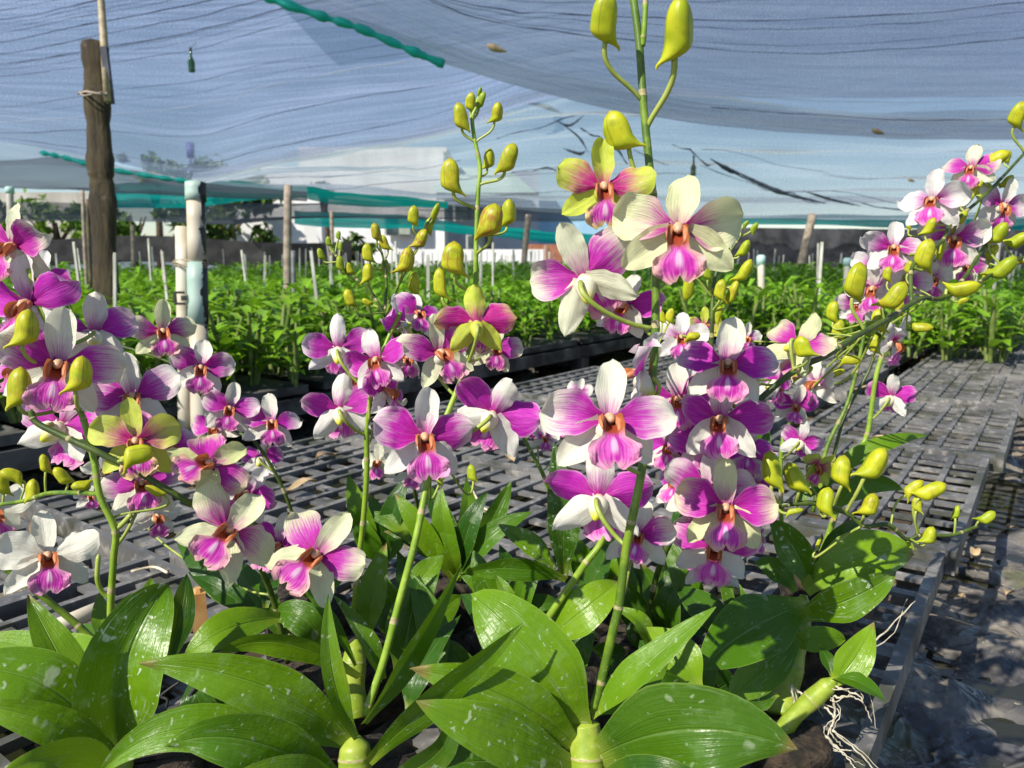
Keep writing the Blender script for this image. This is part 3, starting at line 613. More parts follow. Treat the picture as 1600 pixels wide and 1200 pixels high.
for x, y, d, lab in ((775, 76, 4.2, 'dry brown leaf caught on the right net'), (1424, 282, 10.2, 'tan dry leaf caught on the pale far net'), (1372, 206, 5.9, 'dark leaf scrap on the belly of the right net')):
    c = P(x, y, d); m = MB(); m.tube(spline([c+Vector((-.05, 0, .02)), c, c+Vector((.06, .01, -.015))], 4), [.004, .012, .018, .02, .018, .016, .012, .006, .002], 6); tag(worldmesh('fallen_leaf', m, [M_DRY], None, c), lab, 'leaf')
# ------------------------------------------------------------------ house, walls, trees
def plaster(name, c1, c2):
    t = NT(name); p = t.pos(); n = t.noise(p, 1.3, 5); s = t.noise(t.n('VectorMath', {0: p, 1: (3, 3, .25)}, operation='MULTIPLY').outputs[0], 1.0, 4)
    c = t.mix(t.rng(t.math('ADD', t.math('MULTIPLY', n, .5), t.math('MULTIPLY', s, .5)), .4, .6), c1, c2); return t.done(c, .85, t.bump(n, .2, .01))
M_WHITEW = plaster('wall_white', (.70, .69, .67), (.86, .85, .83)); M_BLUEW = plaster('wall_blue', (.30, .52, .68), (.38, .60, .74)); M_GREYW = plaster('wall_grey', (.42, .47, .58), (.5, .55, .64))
M_AWN = plaster('awning_green', (.42, .56, .48), (.52, .64, .56)); M_GLASS = simple('window_glass', (.03, .05, .055), (.07, .10, .10), 3, .15, 0); M_FRAME = simple('window_frame', (.40, .42, .38), (.5, .5, .46), 6, .6, 0)
M_CURT = simple('curtain', (.22, .27, .20), (.4, .42, .36), 6, .8, 0); M_BRICK = simple('brick_red', (.30, .11, .06), (.40, .18, .10), 9, .9, .2)
DH = 21.0
o = thing('white_house', P(560, 410, DH), 'white flat roofed house seen through the nets behind the nursery', 'house')
def hbox(nm, x0, y0, x1, y1, d, depth, mat, par=None):
    a = P(x0, y0, d); b = P(x1, y1, d); zt, zb = a.z, b.z; yy = (a.y+b.y)/2
    m = MB(); m.box(((a.x+b.x)/2, yy+depth/2, (zt+zb)/2), ((b.x-a.x)/2, depth/2, (zt-zb)/2)); return worldmesh(nm, m, [mat], par or o, smooth=False)
hbox('wall', 372, 262, 480, 420, DH, 6, M_WHITEW)
hbox('wall', 470, 238, 694, 420, DH-.15, 6, M_WHITEW)
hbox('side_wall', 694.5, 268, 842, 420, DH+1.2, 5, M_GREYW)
hbox('roof', 466, 230, 698, 237, DH-.4, 6.6, M_WHITEW)
for x in (482, 545, 620): hbox('wall_joint', x, 245, x+1.2, 330, DH-.17, .03, M_STEEL)
a = P(676, 290, DH-1.4); m = MB(); m.add([P(678, 292, DH-1.2), P(800, 292, DH-1.2), P(836, 300, DH-1.2), P(846, 312, DH-2), P(680, 300, DH-2), P(700, 262, DH+1), P(792, 262, DH+1)], [(5, 6, 1, 0), (0, 1, 2, 3, 4), (6, 2, 1)])
worldmesh('awning', m, [M_AWN], o, smooth=False)
hbox('awning_edge', 682, 301, 842, 312, DH-1.9, .1, M_STEEL)
for x0, y0, x1, y1 in ((600, 336, 664, 368), (728, 366, 772, 392), (708, 318, 740, 345)):
    wf = hbox('window', x0, y0, x1, y1, DH-.32, .12, M_FRAME)
    n_ = 3
    for k in range(n_):
        xa0 = x0+3+(x1-x0-4)*k/n_; hbox('pane', xa0, y0+2.5, xa0+(x1-x0-4)/n_-2.5, y1-2, DH-.36, .03, M_GLASS if k != 1 else M_CURT, wf)
m = MB(); m.box(P(925, 375, 24), (2.3, .3, 1.3)); tag(worldmesh('blue_wall', m, [M_BLUEW], None, P(925, 375, 24), False), 'pale blue wall behind the slim brown post', 'wall')
m = MB(); m.box(P(950, 396, 15.5), (1.7, .12, .18)); tag(worldmesh('brick_wall', m, [M_BRICK], None, P(950, 396, 15.5), False), 'low red brick wall right of the white house', 'wall')
m = MB(); m.box(P(760, 402, 15), (1.1, .2, .15)); tag(worldmesh('white_ledge', m, [M_WHITEW], None, P(760, 402, 15), False), 'low white wall at the foot of the house', 'wall')
def tree(x, y, d, rw, rh, label, n=900, leafs=.16, cols=None):
    c = P(x, y, d); o = thing('tree', (c.x, c.y, 0), label, 'tree')
    m = MB(); m.tube([(c.x, c.y, -.05), (c.x+.05, c.y, c.z*.5), (c.x, c.y, c.z)], [.12, .09, .05], 8)
    for k in range(5):
        a = k*1.3; m.tube([(c.x, c.y, c.z*.6), (c.x+math.cos(a)*rw*.5, c.y+math.sin(a)*rw*.5, c.z+rh*.3)], [.04, .015], 6)
    worldmesh('trunk', m, [M_TIMBER], o)
    V = []; Fc = []; cl = [(rng.normal(0, .45)*rw, rng.normal(0, .45)*rw, rng.uniform(-.9, .9)*rh, rng.uniform(.3, .6)) for _ in range(12)]
    for i in range(n):
        q = cl[i % 12]; p = np.array([c.x+q[0], c.y+q[1], c.z+q[2]]) + rng.normal(0, .5, 3)*q[3]*rw*.6*np.array([1, 1, .8])
        a = rng.normal(size=3); a /= np.linalg.norm(a); b_ = np.cross(a, rng.normal(size=3)); b_ /= np.linalg.norm(b_); s = leafs*rng.uniform(.6, 1.3)
        k = len(V); V += [tuple(p-a*s), tuple(p+b_*s*.4), tuple(p+a*s), tuple(p-b_*s*.4)]; Fc.append((k, k+1, k+2, k+3))
    m = MB(); m.add(V, Fc); worldmesh('crown', m, [cols or M_TREELEAF], o, smooth=False)
def tl(name, a, b): 
    t = NT(name); n = t.noise(t.pos(), 2.2, 3); return t.done(t.mix(t.rng(n, .35, .65), a, b), .5, None, .3)
M_TREELEAF = tl('tree_leaf', (.03, .075, .012), (.11, .19, .02)); M_TREEL2 = tl('tree_leaf_bright', (.08, .18, .01), (.20, .33, .03))
tree(85, 348, 15, .9, .3, 'sunlit shrubby tree behind the low net at far left', 420, .13, M_TREEL2)
tree(205, 352, 14, .55, .5, 'bright leafy tree just right of the dark wooden post', 500, .13, M_TREEL2)
tree(345, 342, 16, 1.3, .55, 'broad dark tree behind the teal net right of the mint pipe', 1000, .14)
tree(345, 276, 19, .9, .22, 'bushy tree top showing through the left net above the mint pipe', 700, .13, M_TREEL2)
tree(240, 268, 20, .5, .35, 'pointed tree top behind the left net', 350, .13, M_TREEL2)
tree(505, 294, 19, .3, .12, 'small tree top in front of the white house wall', 160, .12)
tree(560, 388, 14.5, .35, .25, 'low bush at the foot of the white house', 260, .1)
tree(1580, 372, 17, 1.6, .4, 'dark tree line behind the right net wall', 500, .15)
m = MB(); m.box(P(75, 345, 17), (1.5, .15, .6)); tag(worldmesh('garden_wall', m, [plaster('wall_tan', (.35, .33, .28), (.5, .47, .42))], None, P(75, 345, 17), False), 'tan garden wall behind the shrubs at far left', 'wall')
m = MB(); m.box(P(395, 372, 17.5), (1.6, .15, .45)); tag(worldmesh('garden_wall', m, [M_WHITEW], None, P(395, 372, 17.5), False), 'whitish garden wall left of the house', 'wall')
# ------------------------------------------------------------------ the beds of young orchids
def young_plant(nl, seg, seed):
    """arrays of one young orchid: canes and arching leaves"""
    g = random.Random(seed); leaves = []; m = MB(); canes = g.randint(3, 4)
    for c in range(canes):
        a = g.uniform(0, 6.3); b0 = Vector((math.cos(a)*.02, math.sin(a)*.02, 0)); lean = g.uniform(.1, .35); H = g.uniform(.13, .22)
        tip = b0 + Vector((math.cos(a)*lean*H, math.sin(a)*lean*H, H)); m.tube([b0, b0.lerp(tip, .5)+Vector((0, 0, .01)), tip], [.006, .008, .005], 5, caps=False)
        for k in range(nl):
            f = .18 + .82*(k+.5)/nl; base = b0.lerp(tip, f); th = a + (math.pi if k % 2 else 0) + g.uniform(-.7, .7) + .5*k; L = g.uniform(.075, .135); W_ = L*g.uniform(.085, .13); el = g.uniform(.3, 1.15)
            hd = Vector((math.cos(th), math.sin(th), 0)); sd = Vector((-math.sin(th), math.cos(th), 0)); V = []; U = []
            for i in range(seg+1):
                s = i/seg; e = el - 1.1*s; p = base + hd*(L*s*math.cos(el*.7)) + Vector((0, 0, L*(s*math.sin(el) - .55*s*s))); wd = W_*(.25 + 1.0*math.sin(math.pi*(.1+.88*s))) * (0.15 if i == seg else 1)
                up = Vector((0, 0, 1)); V.append([p-sd*wd+up*wd*.35, p, p+sd*wd+up*wd*.35]); U.append([(0, s), (.5, s), (1, s)])
            q = MB(); q.grid(V, U); leaves.append(q)
    return m, leaves
VAR = []
for s in range(7):
    m, lv = young_plant(7, 3, 100+s); cane = m.mesh('cane', [M_CANE]); lm = [q.mesh('leaf', [M_FLEAF]) for q in lv]
    w_ = MB()
    w_.add(m.v, m.f, 1, m.uv)
    for q in lv: w_.add(q.v, q.f, 0, q.uv)
    whole = w_.mesh('young_orchid', [M_FLEAF, M_CANE]); VAR.append((cane, lm, whole))
LOW = []
for s in range(6):
    vs, fs = [], []
    m, lv = young_plant(6, 2, 200+s)
    for q in lv: fs += [tuple(i+len(vs) for i in f) for f in q.f]; vs += q.v
    LOW.append((np.array(vs), np.array(fs)))
spots = []
def fill(al0, al1, o0, o1, step):
    al = al0
    while al < al1:
        of = o0
        while of < o1:
            p = Bn(al+rng.uniform(-.4, .4)*step, of+rng.uniform(-.4, .4)*step, ZB); x, y, d = proj(p + Vector((0, 0, .15)))
            if d > .8 and -160 < x < 1760 and y < 900: spots.append((d, p))
            of += step*(1 if d < 6 else 1.25)
        al += step*(1 if al < 7 else 1.25)
fill(-1.0, 11, -8.5, -1.87, .115); fill(3.25, 12, -1.36, -.22, .125); fill(5.2, 12, .45, 4, .14)
spots.sort(key=lambda q: q[0])
NEAR_L = 70
for i, (d, p) in enumerate(spots[:300]):
    M = T(p) @ Matrix.Rotation(rng.uniform(0, 6.3), 4, 'Z') @ Matrix.Scale(rng.uniform(.65, 1.28), 4); cane, lm, whole = VAR[i % 7]
    if i < NEAR_L:
        o = tag(link('young_orchid', cane, None, M), 'leafy young orchid without flowers in the front rows of the bed', 'plant', 'young orchids in the front rows of the beds')
        for q in lm: link('leaf', q, o, M)
    else: tag(link('young_orchid', whole, None, M), 'leafy young orchid without flowers in the front rows of the bed', 'plant', 'young orchids in the front rows of the beds')
vs, fs, k = [], [], 0
for i, (d, p) in enumerate(spots[300:]):
    v, f = LOW[i % 6]; a = rng.uniform(0, 6.3); s = rng.uniform(.68, 1.25)*(1 if d < 6 else 1.25); c, s_ = math.cos(a)*s, math.sin(a)*s
    vs.append(np.stack([v[:, 0]*c - v[:, 1]*s_ + p.x, v[:, 0]*s_ + v[:, 1]*c + p.y, v[:, 2]*s*(1 if d < 6 else .9) + p.z], -1)); fs.append(f+k); k += len(v)
vs = np.concatenate(vs); fs = np.concatenate(fs); me = bpy.data.meshes.new('orchid_bed'); me.from_pydata(vs.tolist(), [], fs.tolist()); me.materials.append(M_FLEAF)
print('field plants', len(spots), 'tris', len(fs)*2)
tag(link('orchid_bed', me), 'dense green mass of young orchids filling the far beds', 'plants', None, 'stuff')
# white stakes standing in the beds
M_STAKE = simple('stake_white', (.38, .36, .31), (.60, .58, .52), 12, .7, .2, coords='pos')
ME_ST = []
for k in range(3):
    m = MB(); m.box((0, 0, .22), (.0042+.0012*k, .0035, .22)); m.box((0, 0, .443), (.004+.0015*k, .0025, .003)); ME_ST.append(m.mesh('plant_stake', [M_STAKE], False))
cnt = 0
def stake_row(al0, al1, off, st):
    global cnt
    al = al0
    while al < al1 and cnt < 240:
        p = Bn(al+rng.uniform(-.12, .12), off+rng.uniform(-.12, .12), ZB-.02); x, y, d = proj(p+Vector((0, 0, .4)))
        if d > 2.2 and -40 < x < 1640:
            M = T(p) @ Matrix.Rotation(rng.uniform(-.5, .5), 4, 'Z') @ Matrix.Rotation(rng.normal(0, .045), 4, 'Y') @ Matrix.Rotation(rng.normal(0, .04), 4, 'X') @ Matrix.Diagonal((1, 1, rng.uniform(.9, 1.1), 1))
            tag(link('plant_stake', ME_ST[cnt % 3], None, M), 'white wooden stake standing upright among the young orchids', 'stake', 'white stakes in the orchid beds'); cnt += 1
        al += st
for off in np.arange(-2.35, -8.4, -.62): stake_row(-.6, 11, off, .62)
for off in (-1.1, -.45): stake_row(4.0, 11, off, .5)
# ------------------------------------------------------------------ orchid building blocks
def petal(L, hw, kind, seed, bend=0.0, cup=0.0, twist=0.0, nv=16, nu=10):
    """blade from (0,0,0) along +y, facing +z; kind gives the outline"""
    g = random.Random(seed); ph = [g.uniform(0, 6.3) for _ in range(4)]; V = []; U = []
    for i in range(nv+1):
        v = i/nv
        if kind == 'petal': w_ = (.20 + .80*ss(0, .5, v))*(1 if v < .62 else math.sqrt(max(0, 1-((v-.62)/.38)**2.3)))
        elif kind == 'dorsal': w_ = (.52 + .48*ss(0, .42, v))*(1 if v < .55 else math.sqrt(max(0, 1-((v-.55)/.45)**2.1)))
        else: w_ = (.62 + .38*ss(0, .35, v))*(1 if v < .40 else (max(0, 1-((v-.40)/.60)**1.9))**.62)
        w_ = max(w_, .03); row_, uu = [], []
        for j in range(nu+1):
            u = -1 + 2*j/nu
            z = bend*L*v*v + cup*hw*u*u*w_ - .14*hw*math.exp(-(u/.22)**2)*(1-.6*v) + .06*hw*math.sin(5*v+ph[0])*u + .15*hw*abs(u)**1.6*math.sin(10*v+ph[1]+u*3)*ss(.25, .8, v) + .05*hw*abs(u)**3*math.sin(27*v+ph[3]) + twist*u*v*hw
            row_.append((u*hw*w_*(1+.035*math.sin(13*v+ph[2]+2*u)), L*v*(1-.06*abs(bend)*v), z)); uu.append(((u+1)/2, v))
        V.append(row_); U.append(uu)
    return MB().grid(V, U)
def lip(seed, curl=1.0):
    g = random.Random(seed); V = []; U = []; nv, nu = 18, 14; ph = g.uniform(0, 6)
    path = bez(Vector((0, -.002, -.001)), Vector((0, -.0035, .012)), Vector((0, -.013, .0175)), Vector((0, -.029, .015*curl)), nv)
    for i in range(nv+1):
        v = i/nv; p = path[i]; tn = (path[min(i+1, nv)] - path[max(i-1, 0)]).normalized(); sd = Vector((1, 0, 0)); nm = sd.cross(tn)*-1; nm = tn.cross(sd)*-1
        if nm.y + nm.z < 0: nm = -nm
        trough = 1 - ss(.38, .60, v)
        hw = .0040 + .0055*ss(0, .30, v) - .0036*math.exp(-((v-.53)/.08)**2) + .0052*ss(.54, .76, v)
        if v > .86: hw *= math.sqrt(max(.16, 1-((v-.86)/.16)**2))
        r_, u_ = [], []
        for j in range(nu+1):
            u = -1 + 2*j/nu; th = u*(1.75*trough + .25)
            rad = hw/(1.75*trough + .25)*(1 + .25*trough); x = math.sin(th)*rad*(1 if trough > .5 else 1); lift = (1-math.cos(th))*rad
            fr = ss(.55, .85, v)*abs(u)**2.2; wav = math.sin(u*8+v*30+ph)*.0034*fr + math.sin(u*23+ph+v*14)*.0014*fr
            mid = .0010*math.exp(-(u/.18)**2)*ss(.4, .6, v)*(1-ss(.8, .95, v))
            notch = -.0042*math.exp(-(u/.18)**2)*ss(.9, 1, v)
            r_.append(p + sd*x + nm*(lift+wav+mid) - tn*notch*-1 + tn*(fr*.0016*math.sin(u*9+ph))); u_.append(((u+1)/2, v))
        V.append(r_); U.append(u_)
    return MB().grid(V, U)
def column_mesh(seed):
    m = MB(); m.tube([(0, 0, -.002), (0, .0010, .003), (0, .0004, .0066), (0, -.0014, .0088), (0, -.0024, .0094)], [.0028, .0030, .0029, .0020, .0006], 10, 0)
    for s in (-1, 1): m.tube([(s*.0022, .0008, 0), (s*.0040, .0004, .004), (s*.0047, -.0024, .0085), (s*.0044, -.0058, .0115), (s*.0036, -.0085, .0125)], [.0014, .0023, .0021, .0014, .0004], 8, 1)
    return m.mesh('flower', [M_COLUMN, M_COLSIDE])
NV = 9
ME = {k: [] for k in ('dorsal', 'petal', 'sepalL', 'sepalR', 'lip', 'spur')}
for s in range(NV):
    g = random.Random(50+s)
    ME['dorsal'].append(petal(.034*g.uniform(.94, 1.06), .0092*g.uniform(.88, 1.1), 'dorsal', 10+s, g.uniform(-.22, .18), g.uniform(.10, .60), g.uniform(-.30, .30)).mesh('sepal', [M_SEPAL]))
    for q in range(2): ME['petal'].append(petal(.0365*g.uniform(.95, 1.04), .0134*g.uniform(.88, 1.1), 'petal', 20+s*2+q, g.uniform(-.45, .22), g.uniform(-.55, .50), g.uniform(-.6, .6)).mesh('petal', [M_PETAL]))
    for k in ('sepalL', 'sepalR'): ME[k].append(petal(.036*g.uniform(.93, 1.05), .0098*g.uniform(.9, 1.08), 'sepal', 30+s+(17 if k[-1] == 'L' else 0), g.uniform(-.30, .10), g.uniform(.05, .55), g.uniform(-.35, .35)).mesh('sepal', [M_SEPAL]))
    ME['lip'].append(lip(40+s, g.uniform(.75, 1.15)).mesh('lip', [M_LIP]))
    m = MB(); c = bez(Vector((0, -.001, .001)), Vector((0, -.007, -.004)), Vector((0, -.011, -.009)), Vector((0, -.0145, -.0125)), 8)
    m.tube(c, [.0050, .0068, .0070, .0064, .0055, .0046, .0036, .0026, .0010], 12); ME['spur'].append(m.mesh('spur', [M_SPUR]))
ME_COL = column_mesh(0)
SPAN = .0705
CAMP = Vector((0, 0, CAMZ))
def face_basis(p, up=Vector((0, 0, 1))):
    z = (CAMP - p).normalized(); x = up.cross(z).normalized(); y = z.cross(x); return Matrix((x, y, z)).transposed().to_4x4()
# colour schemes: extent of the magenta, cream to yellow, redness
SCH = {'m': (.98, .05, .0), 'w': (.74, .14, .0), 'c': (.64, .50, .10), 'y': (.50, 1.0, .60), 'q': (.88, 1.0, .60), 'p': (.76, .38, .08), 'g': (.54, .56, .20), 'h': (.74, .56, .18), 'n': (-.40, .14, .0), 's': (.48, .06, .0)}
fcount = 0
def nearest(spk, p, drop):
    q = p + Vector((0, 0, -drop)); return min(spk, key=lambda s: (s-q).length)
def pedicel(p0, d0, p1, d1, r0, r1, parent, at, bulge=None):
    L = (p1-p0).length; c = bez(p0, p0+d0*L*.45, p1+d1*L*.35, p1, 10)
    m = MB(); m.tube(c, [r0 + (r1-r0)*i/10 for i in range(11)], 7); return worldmesh('pedicel', m, [M_PED], parent, at)
def flower(plant, spk, x, y, wpx, yaw, pit, roll, sch, d, open_=0.0, drop=.02):
    global fcount
    fcount += 1; g = random.Random(fcount*13+1); p = P(x, y, d); s = wpx*d/F/SPAN
    M = T(p) @ face_basis(p) @ Matrix.Rotation(R(-roll), 4, 'Z') @ Matrix.Rotation(R(yaw), 4, 'Y') @ Matrix.Rotation(R(-pit), 4, 'X') @ Matrix.Scale(s, 4)
    fo = link('flower', ME_COL, plant, M @ Matrix.Rotation(R(g.uniform(-9, 9)), 4, 'Y') @ Matrix.Rotation(R(g.uniform(-9, 9)), 4, 'X')); M = MW[fo.name].copy(); mag, cream, hue = SCH[sch]
    mag += g.uniform(-.16, .12); hue = max(0, hue + g.uniform(-.08, .16)); cream = max(0, cream + g.uniform(-.08, .10)); k = g.randrange(NV)
    def put(nm, me, ang, tilt, off=(0, 0, 0), extra=None):
        """ang: degrees clockwise from up in the flower's plane; tilt: lean forward"""
        o = link(nm, me, fo, M @ T(off) @ Matrix.Rotation(R(-ang), 4, 'Z') @ Matrix.Rotation(R(tilt), 4, 'X') @ (extra or Matrix.Identity(4)))
        o['mag'], o['cream'], o['hue'] = (mag if nm != 'sepal' or abs(ang) < 20 else mag-1.15), cream, hue; return o
    j = lambda a: g.uniform(-a, a)
    put('sepal', ME['dorsal'][k], j(7), j(13)+open_*45-1, (0, .002, -.0005))
    for sg in (1, -1):
        put('petal', ME['petal'][g.randrange(NV*2)], sg*(74+j(12)), j(14)+open_*50+3, (sg*.0015, .0005, .0005), Matrix.Rotation(R(j(20)), 4, 'Y'))
        put('sepal', ME['sepalR' if sg > 0 else 'sepalL'][k], sg*(131+j(10)), j(13)+open_*40, (sg*.0012, -.001, -.0012), Matrix.Rotation(R(sg*-8+j(8)), 4, 'Y'))
    put('lip', ME['lip'][k], j(5), j(6))
    put('spur', ME['spur'][k], 0, 0)
    if spk:
        p0 = M @ Vector((0, -.001, -.009)); d0 = (M.to_3x3() @ Vector((0, -.25, -1))).normalized(); p1 = nearest(spk, p0 + d0*.012, drop)
        if (p1-p0).length < .16: pedicel(p0, d0, p1, ((p0-p1).normalized()+Vector((0, 0, -.5))).normalized(), .0016*s+.0002, .0013*s+.0002, fo, p0)
    return fo
def bud_mesh(seed):
    g = random.Random(seed); V = []; U = []; nt_, na = 16, 14; sx = g.uniform(.24, .38); ph = g.uniform(0, 6)
    for i in range(nt_+1):
        t_ = i/nt_; cx = sx*(1-ss(0, .46, t_))**1.15 + .03*math.sin(3*t_+ph) - .03; yv = t_ + .10*(1-ss(0, .3, t_))
        r = .205*(.20*ss(-.05, .10, t_) + .80*ss(.06, .40, t_))*(1 if t_ < .60 else max(0, 1-((t_-.60)/.402)**2.5)**.62)
        r = max(r, .012); row_, uu = [], []
        for jn in range(na+1):
            a = 2*math.pi*jn/na; rr = r*(1 + .085*math.cos(3*a+ph)*ss(.1, .5, t_)*(1-.3*t_)*1.3 + .04*math.sin(2*a+6*t_+ph))
            row_.append((cx + rr*math.cos(a)*1.03, yv - .5, rr*math.sin(a)*.92)); uu.append((jn/na, t_))
        V.append(row_); U.append(uu)
    return MB().grid(V, U).mesh('bud', [M_BUD])
ME_BUD = [bud_mesh(s) for s in range(6)]
def bud(plant, spk, x, y, L, ang, side, d, fat=1.0, red=.28, green=.0, drop=.012):
    """L: length in photo pixels, ang: apex direction clockwise from up, side: +1 spur to the right"""
    global fcount
    fcount += 1; g = random.Random(fcount*7+3); p = P(x, y, d); s = L*d/F
    M = T(p) @ face_basis(p) @ Matrix.Rotation(R(-ang), 4, 'Z') @ Matrix.Rotation(R(g.uniform(-25, 25) + (0 if side > 0 else 180)), 4, 'Y') @ Matrix.Diagonal((s*fat, s, s*fat, 1))
    o = link('bud', ME_BUD[g.randrange(6)], plant, M); o['red'] = red*g.uniform(.7, 1.3); o['green'] = green
    if spk:
        p0 = M @ Vector((.02, -.22, 0)); ax = M.to_3x3() @ Vector((-.25, -1, 0)); ax.normalize(); p1 = nearest(spk, p0, drop)
        if (p1-p0).length < .14: pedicel(p0, ax, p1, ((p0-p1).normalized()+Vector((0, 0, .1))).normalized(), max(.0009, .045*s), max(.0008, .038*s), o, p0)
    return o
def spike(plant, pts, r, mat=None, r1=None, nodes=6, name='flower_stem'):
    q = [P(*a) for a in pts]; c = spline(q, 10); n = len(c); r1 = r1 or r*.7; rad = []; nd = {int((k+.5)*n/nodes) for k in range(nodes)}
    for i in range(n): rad.append((r + (r1-r)*i/n)*(1.16 if i in nd else 1))
    m = MB(); m.tube(c, rad, 9, mfun=lambda i: 1 if i in nd else 0); worldmesh(name, m, [mat or M_STEM, M_NODE], plant); return c
def leaf(plant, b, mid, tip, wpx, tilt=15, fold=.25, mat=None, spots=.5, nv=18, nu=8, name='leaf', blunt=0.0, twist=0.0):
    """blade through three photo points (x, y, depth); wpx: greatest width in pixels; tilt: turn of the face away from the viewer"""
    a, c, e = P(*b), P(*mid), P(*tip); ctl = c*2 - (a+e)*.5
    pts = [a*(1-s)**2 + ctl*2*s*(1-s) + e*s*s for s in [i/nv for i in range(nv+1)]]
    W_ = wpx*mid[2]/F/2; V = []; U = []; g = random.Random(int(b[0]*7+tip[1]*3)); ph = g.uniform(0, 6.3); M = None
    for i in range(nv+1):
        s = i/nv; t_ = (pts[min(i+1, nv)] - pts[max(i-1, 0)]).normalized(); tc = (CAMP-pts[i]).normalized(); nr = (tc - t_*tc.dot(t_)).normalized()
        nr = Matrix.Rotation(R(tilt + twist*(s-.5)), 3, t_) @ nr; sd = t_.cross(nr)
        w_ = W_*.86*(.30 + .70*ss(0, .42, s))*(1 if s < .42 else (max(0, 1-((s-.42)/.58)**(1.75+.7*blunt)))**(.92-.25*blunt)); w_ = max(w_, W_*.012); r_, u_ = [], []
        for jn in range(nu+1):
            u = -1 + 2*jn/nu; fz = fold*(1-.35*s)*abs(u)*w_ + .06*W_*math.sin(7*s+ph+u)*u + .035*W_*math.sin(15*s+ph*2)*abs(u)
            r_.append(pts[i] + sd*(u*w_) + nr*fz); u_.append(((u+1)/2, s))
        V.append(r_); U.append(u_)
    o = worldmesh(name, MB().grid(V, U), [mat or M_LEAF], plant, a); o['spots'] = spots; return o
def bulb(plant, pts, r0, r1, name='pseudobulb', mat=None):
    c = spline([P(*a) for a in pts], 22); n = len(c); m = MB(); ln = [0.0]
    for i in range(1, n): ln.append(ln[-1] + (c[i]-c[i-1]).length)
    step = max(.030, ln[-1]/4); nod = {min(range(n), key=lambda i: abs(ln[i]-k*step-.008)) for k in range(1, int(ln[-1]/step)+1)}
    m.tube(c, [(r0 + (r1-r0)*i/n)*(1 + .06*math.sin(ln[i]/step*6.28) + (.06 if i in nod else 0))*(1 - .62*ss(.86, 1, i/n)) for i in range(n)], 14, mfun=lambda i: 1 if i in nod else 0); return worldmesh(name, m, [mat or M_BULB, M_NODE], plant)
M_HUSK = simple('husk', (.010, .007, .004), (.050, .034, .020), 90, .95, 1.0, .008)
def husk(plant, p, r=.05, h=.05):
    """block of coconut husk the plant is potted in, on the tray"""
    m = MB(); V = []; U = []; g = random.Random(int(p.x*1000))
    for i in range(7):
        z = [0, .1, .35, .7, .92, 1, 1][i]*h; k = [.96, 1, 1.02, 1, .93, .7, .02][i]; V.append([(p.x+math.cos(a)*r*k*(1+g.uniform(-.09, .09)), p.y+math.sin(a)*r*k*(1+g.uniform(-.09, .09)), ZB+.002+z+g.uniform(0, .004)*(i > 0)) for a in [2*math.pi*j/18 for j in range(18)]]); V[-1].append(V[-1][0]); U.append([(j/18, i/6) for j in range(19)])
    m.grid(V, U); worldmesh('husk_block', m, [M_HUSK], plant)
def orchid(label, x, y, d, hk=.05):
    b = P(x, y, d); o = thing('orchid_plant', (b.x, b.y, ZB), label, 'orchid'); 
    if hk: husk(o, b, hk, max(.02, min(.06, (b.z-ZB)*.8)))
    return o
def rosette(plant, x, y, d, tips, w_, mat=None, spots=.5, tilt=20):
    for k, (tx, ty) in enumerate(tips):
        dd = d + (.03 if k % 2 else -.02); mx, my = (x+tx)/2 + (8 if k % 2 else -8), (y+ty)/2 - abs(tx-x)*.12; leaf(plant, (x+(k % 3-1)*6, y, d), (mx, my, dd), (tx, ty, dd+.01), w_, tilt*(1 if k % 2 else -1), .35, mat if mat else (M_LEAF, M_LEAFD, M_LEAF)[k % 3], spots)
def roots(plant, lst, r=.0010):
    m = MB(); g = random.Random(5)
    for pts in lst:
        for rep in range(2):
            k = r*(1, .55)[rep]; q = [P(x+g.uniform(-14, 14)*rep*min(i, 1), y+g.uniform(-12, 12)*rep*min(i, 1), d) for i, (x, y, d) in enumerate(pts)]; c = spline(q, 8); c = [v+Vector((g.uniform(-1, 1), g.uniform(-1, 1), g.uniform(-1, 1)))*.0006 for v in c]; m.tube(c, [k*(1-.6*i/len(c))*g.uniform(.85, 1.15) for i in range(len(c))], 6)
    return worldmesh('aerial_roots', m, [simple('root_white', (.40, .35, .25), (.58, .53, .41), 200, .7, .2)], plant)
# ------------------------------------------------------------------ the flowering orchids, one by one
# --- left plant with the big folded speckled leaf
A1 = orchid('orchid at lower left with a big folded speckled leaf and a bright lime flower stem', 190, 1185, .52)
bulb(A1, [(188, 1270, .51), (188, 1225, .515), (187, 1180, .52)], .011, .008)
leaf(A1, (188, 1182, .52), (196, 1040, .50), (264, 912, .53), 140, -4, .85, M_LEAF, 1.6, blunt=.6)
leaf(A1, (142, 1118, .53), (92, 1025, .53), (43, 930, .55), 74, 18, .35, M_LEAF, .1)
leaf(A1, (145, 1140, .52), (60, 1065, .50), (-70, 1045, .49), 112, 10, .12, M_LEAFL, .8, blunt=.5)
leaf(A1, (182, 1190, .51), (80, 1130, .47), (-60, 1100, .46), 74, -20, .25, M_LEAF, .8)
leaf(A1, (185, 1215, .50), (110, 1182, .45), (-10, 1215, .42), 70, -10, .2, M_LEAFL, .5)
leaf(A1, (135, 1060, .60), (50, 1015, .62), (-50, 1000, .64), 66, 10, .15, M_LEAFL, .1)
leaf(A1, (168, 1090, .58), (140, 1030, .59), (100, 992, .61), 70, -15, .2, M_LEAFL, .2)
leaf(A1, (160, 1010, .64), (158, 965, .66), (156, 925, .68), 34, 10, .3, M_LEAF, .2)
leaf(A1, (185, 1000, .66), (200, 955, .68), (222, 924, .70), 50, -15, .2, M_LEAFL, .4)
leaf(A1, (225, 950, .66), (232, 925, .67), (236, 902, .68), 24, 5, .3, M_LEAF, .2)
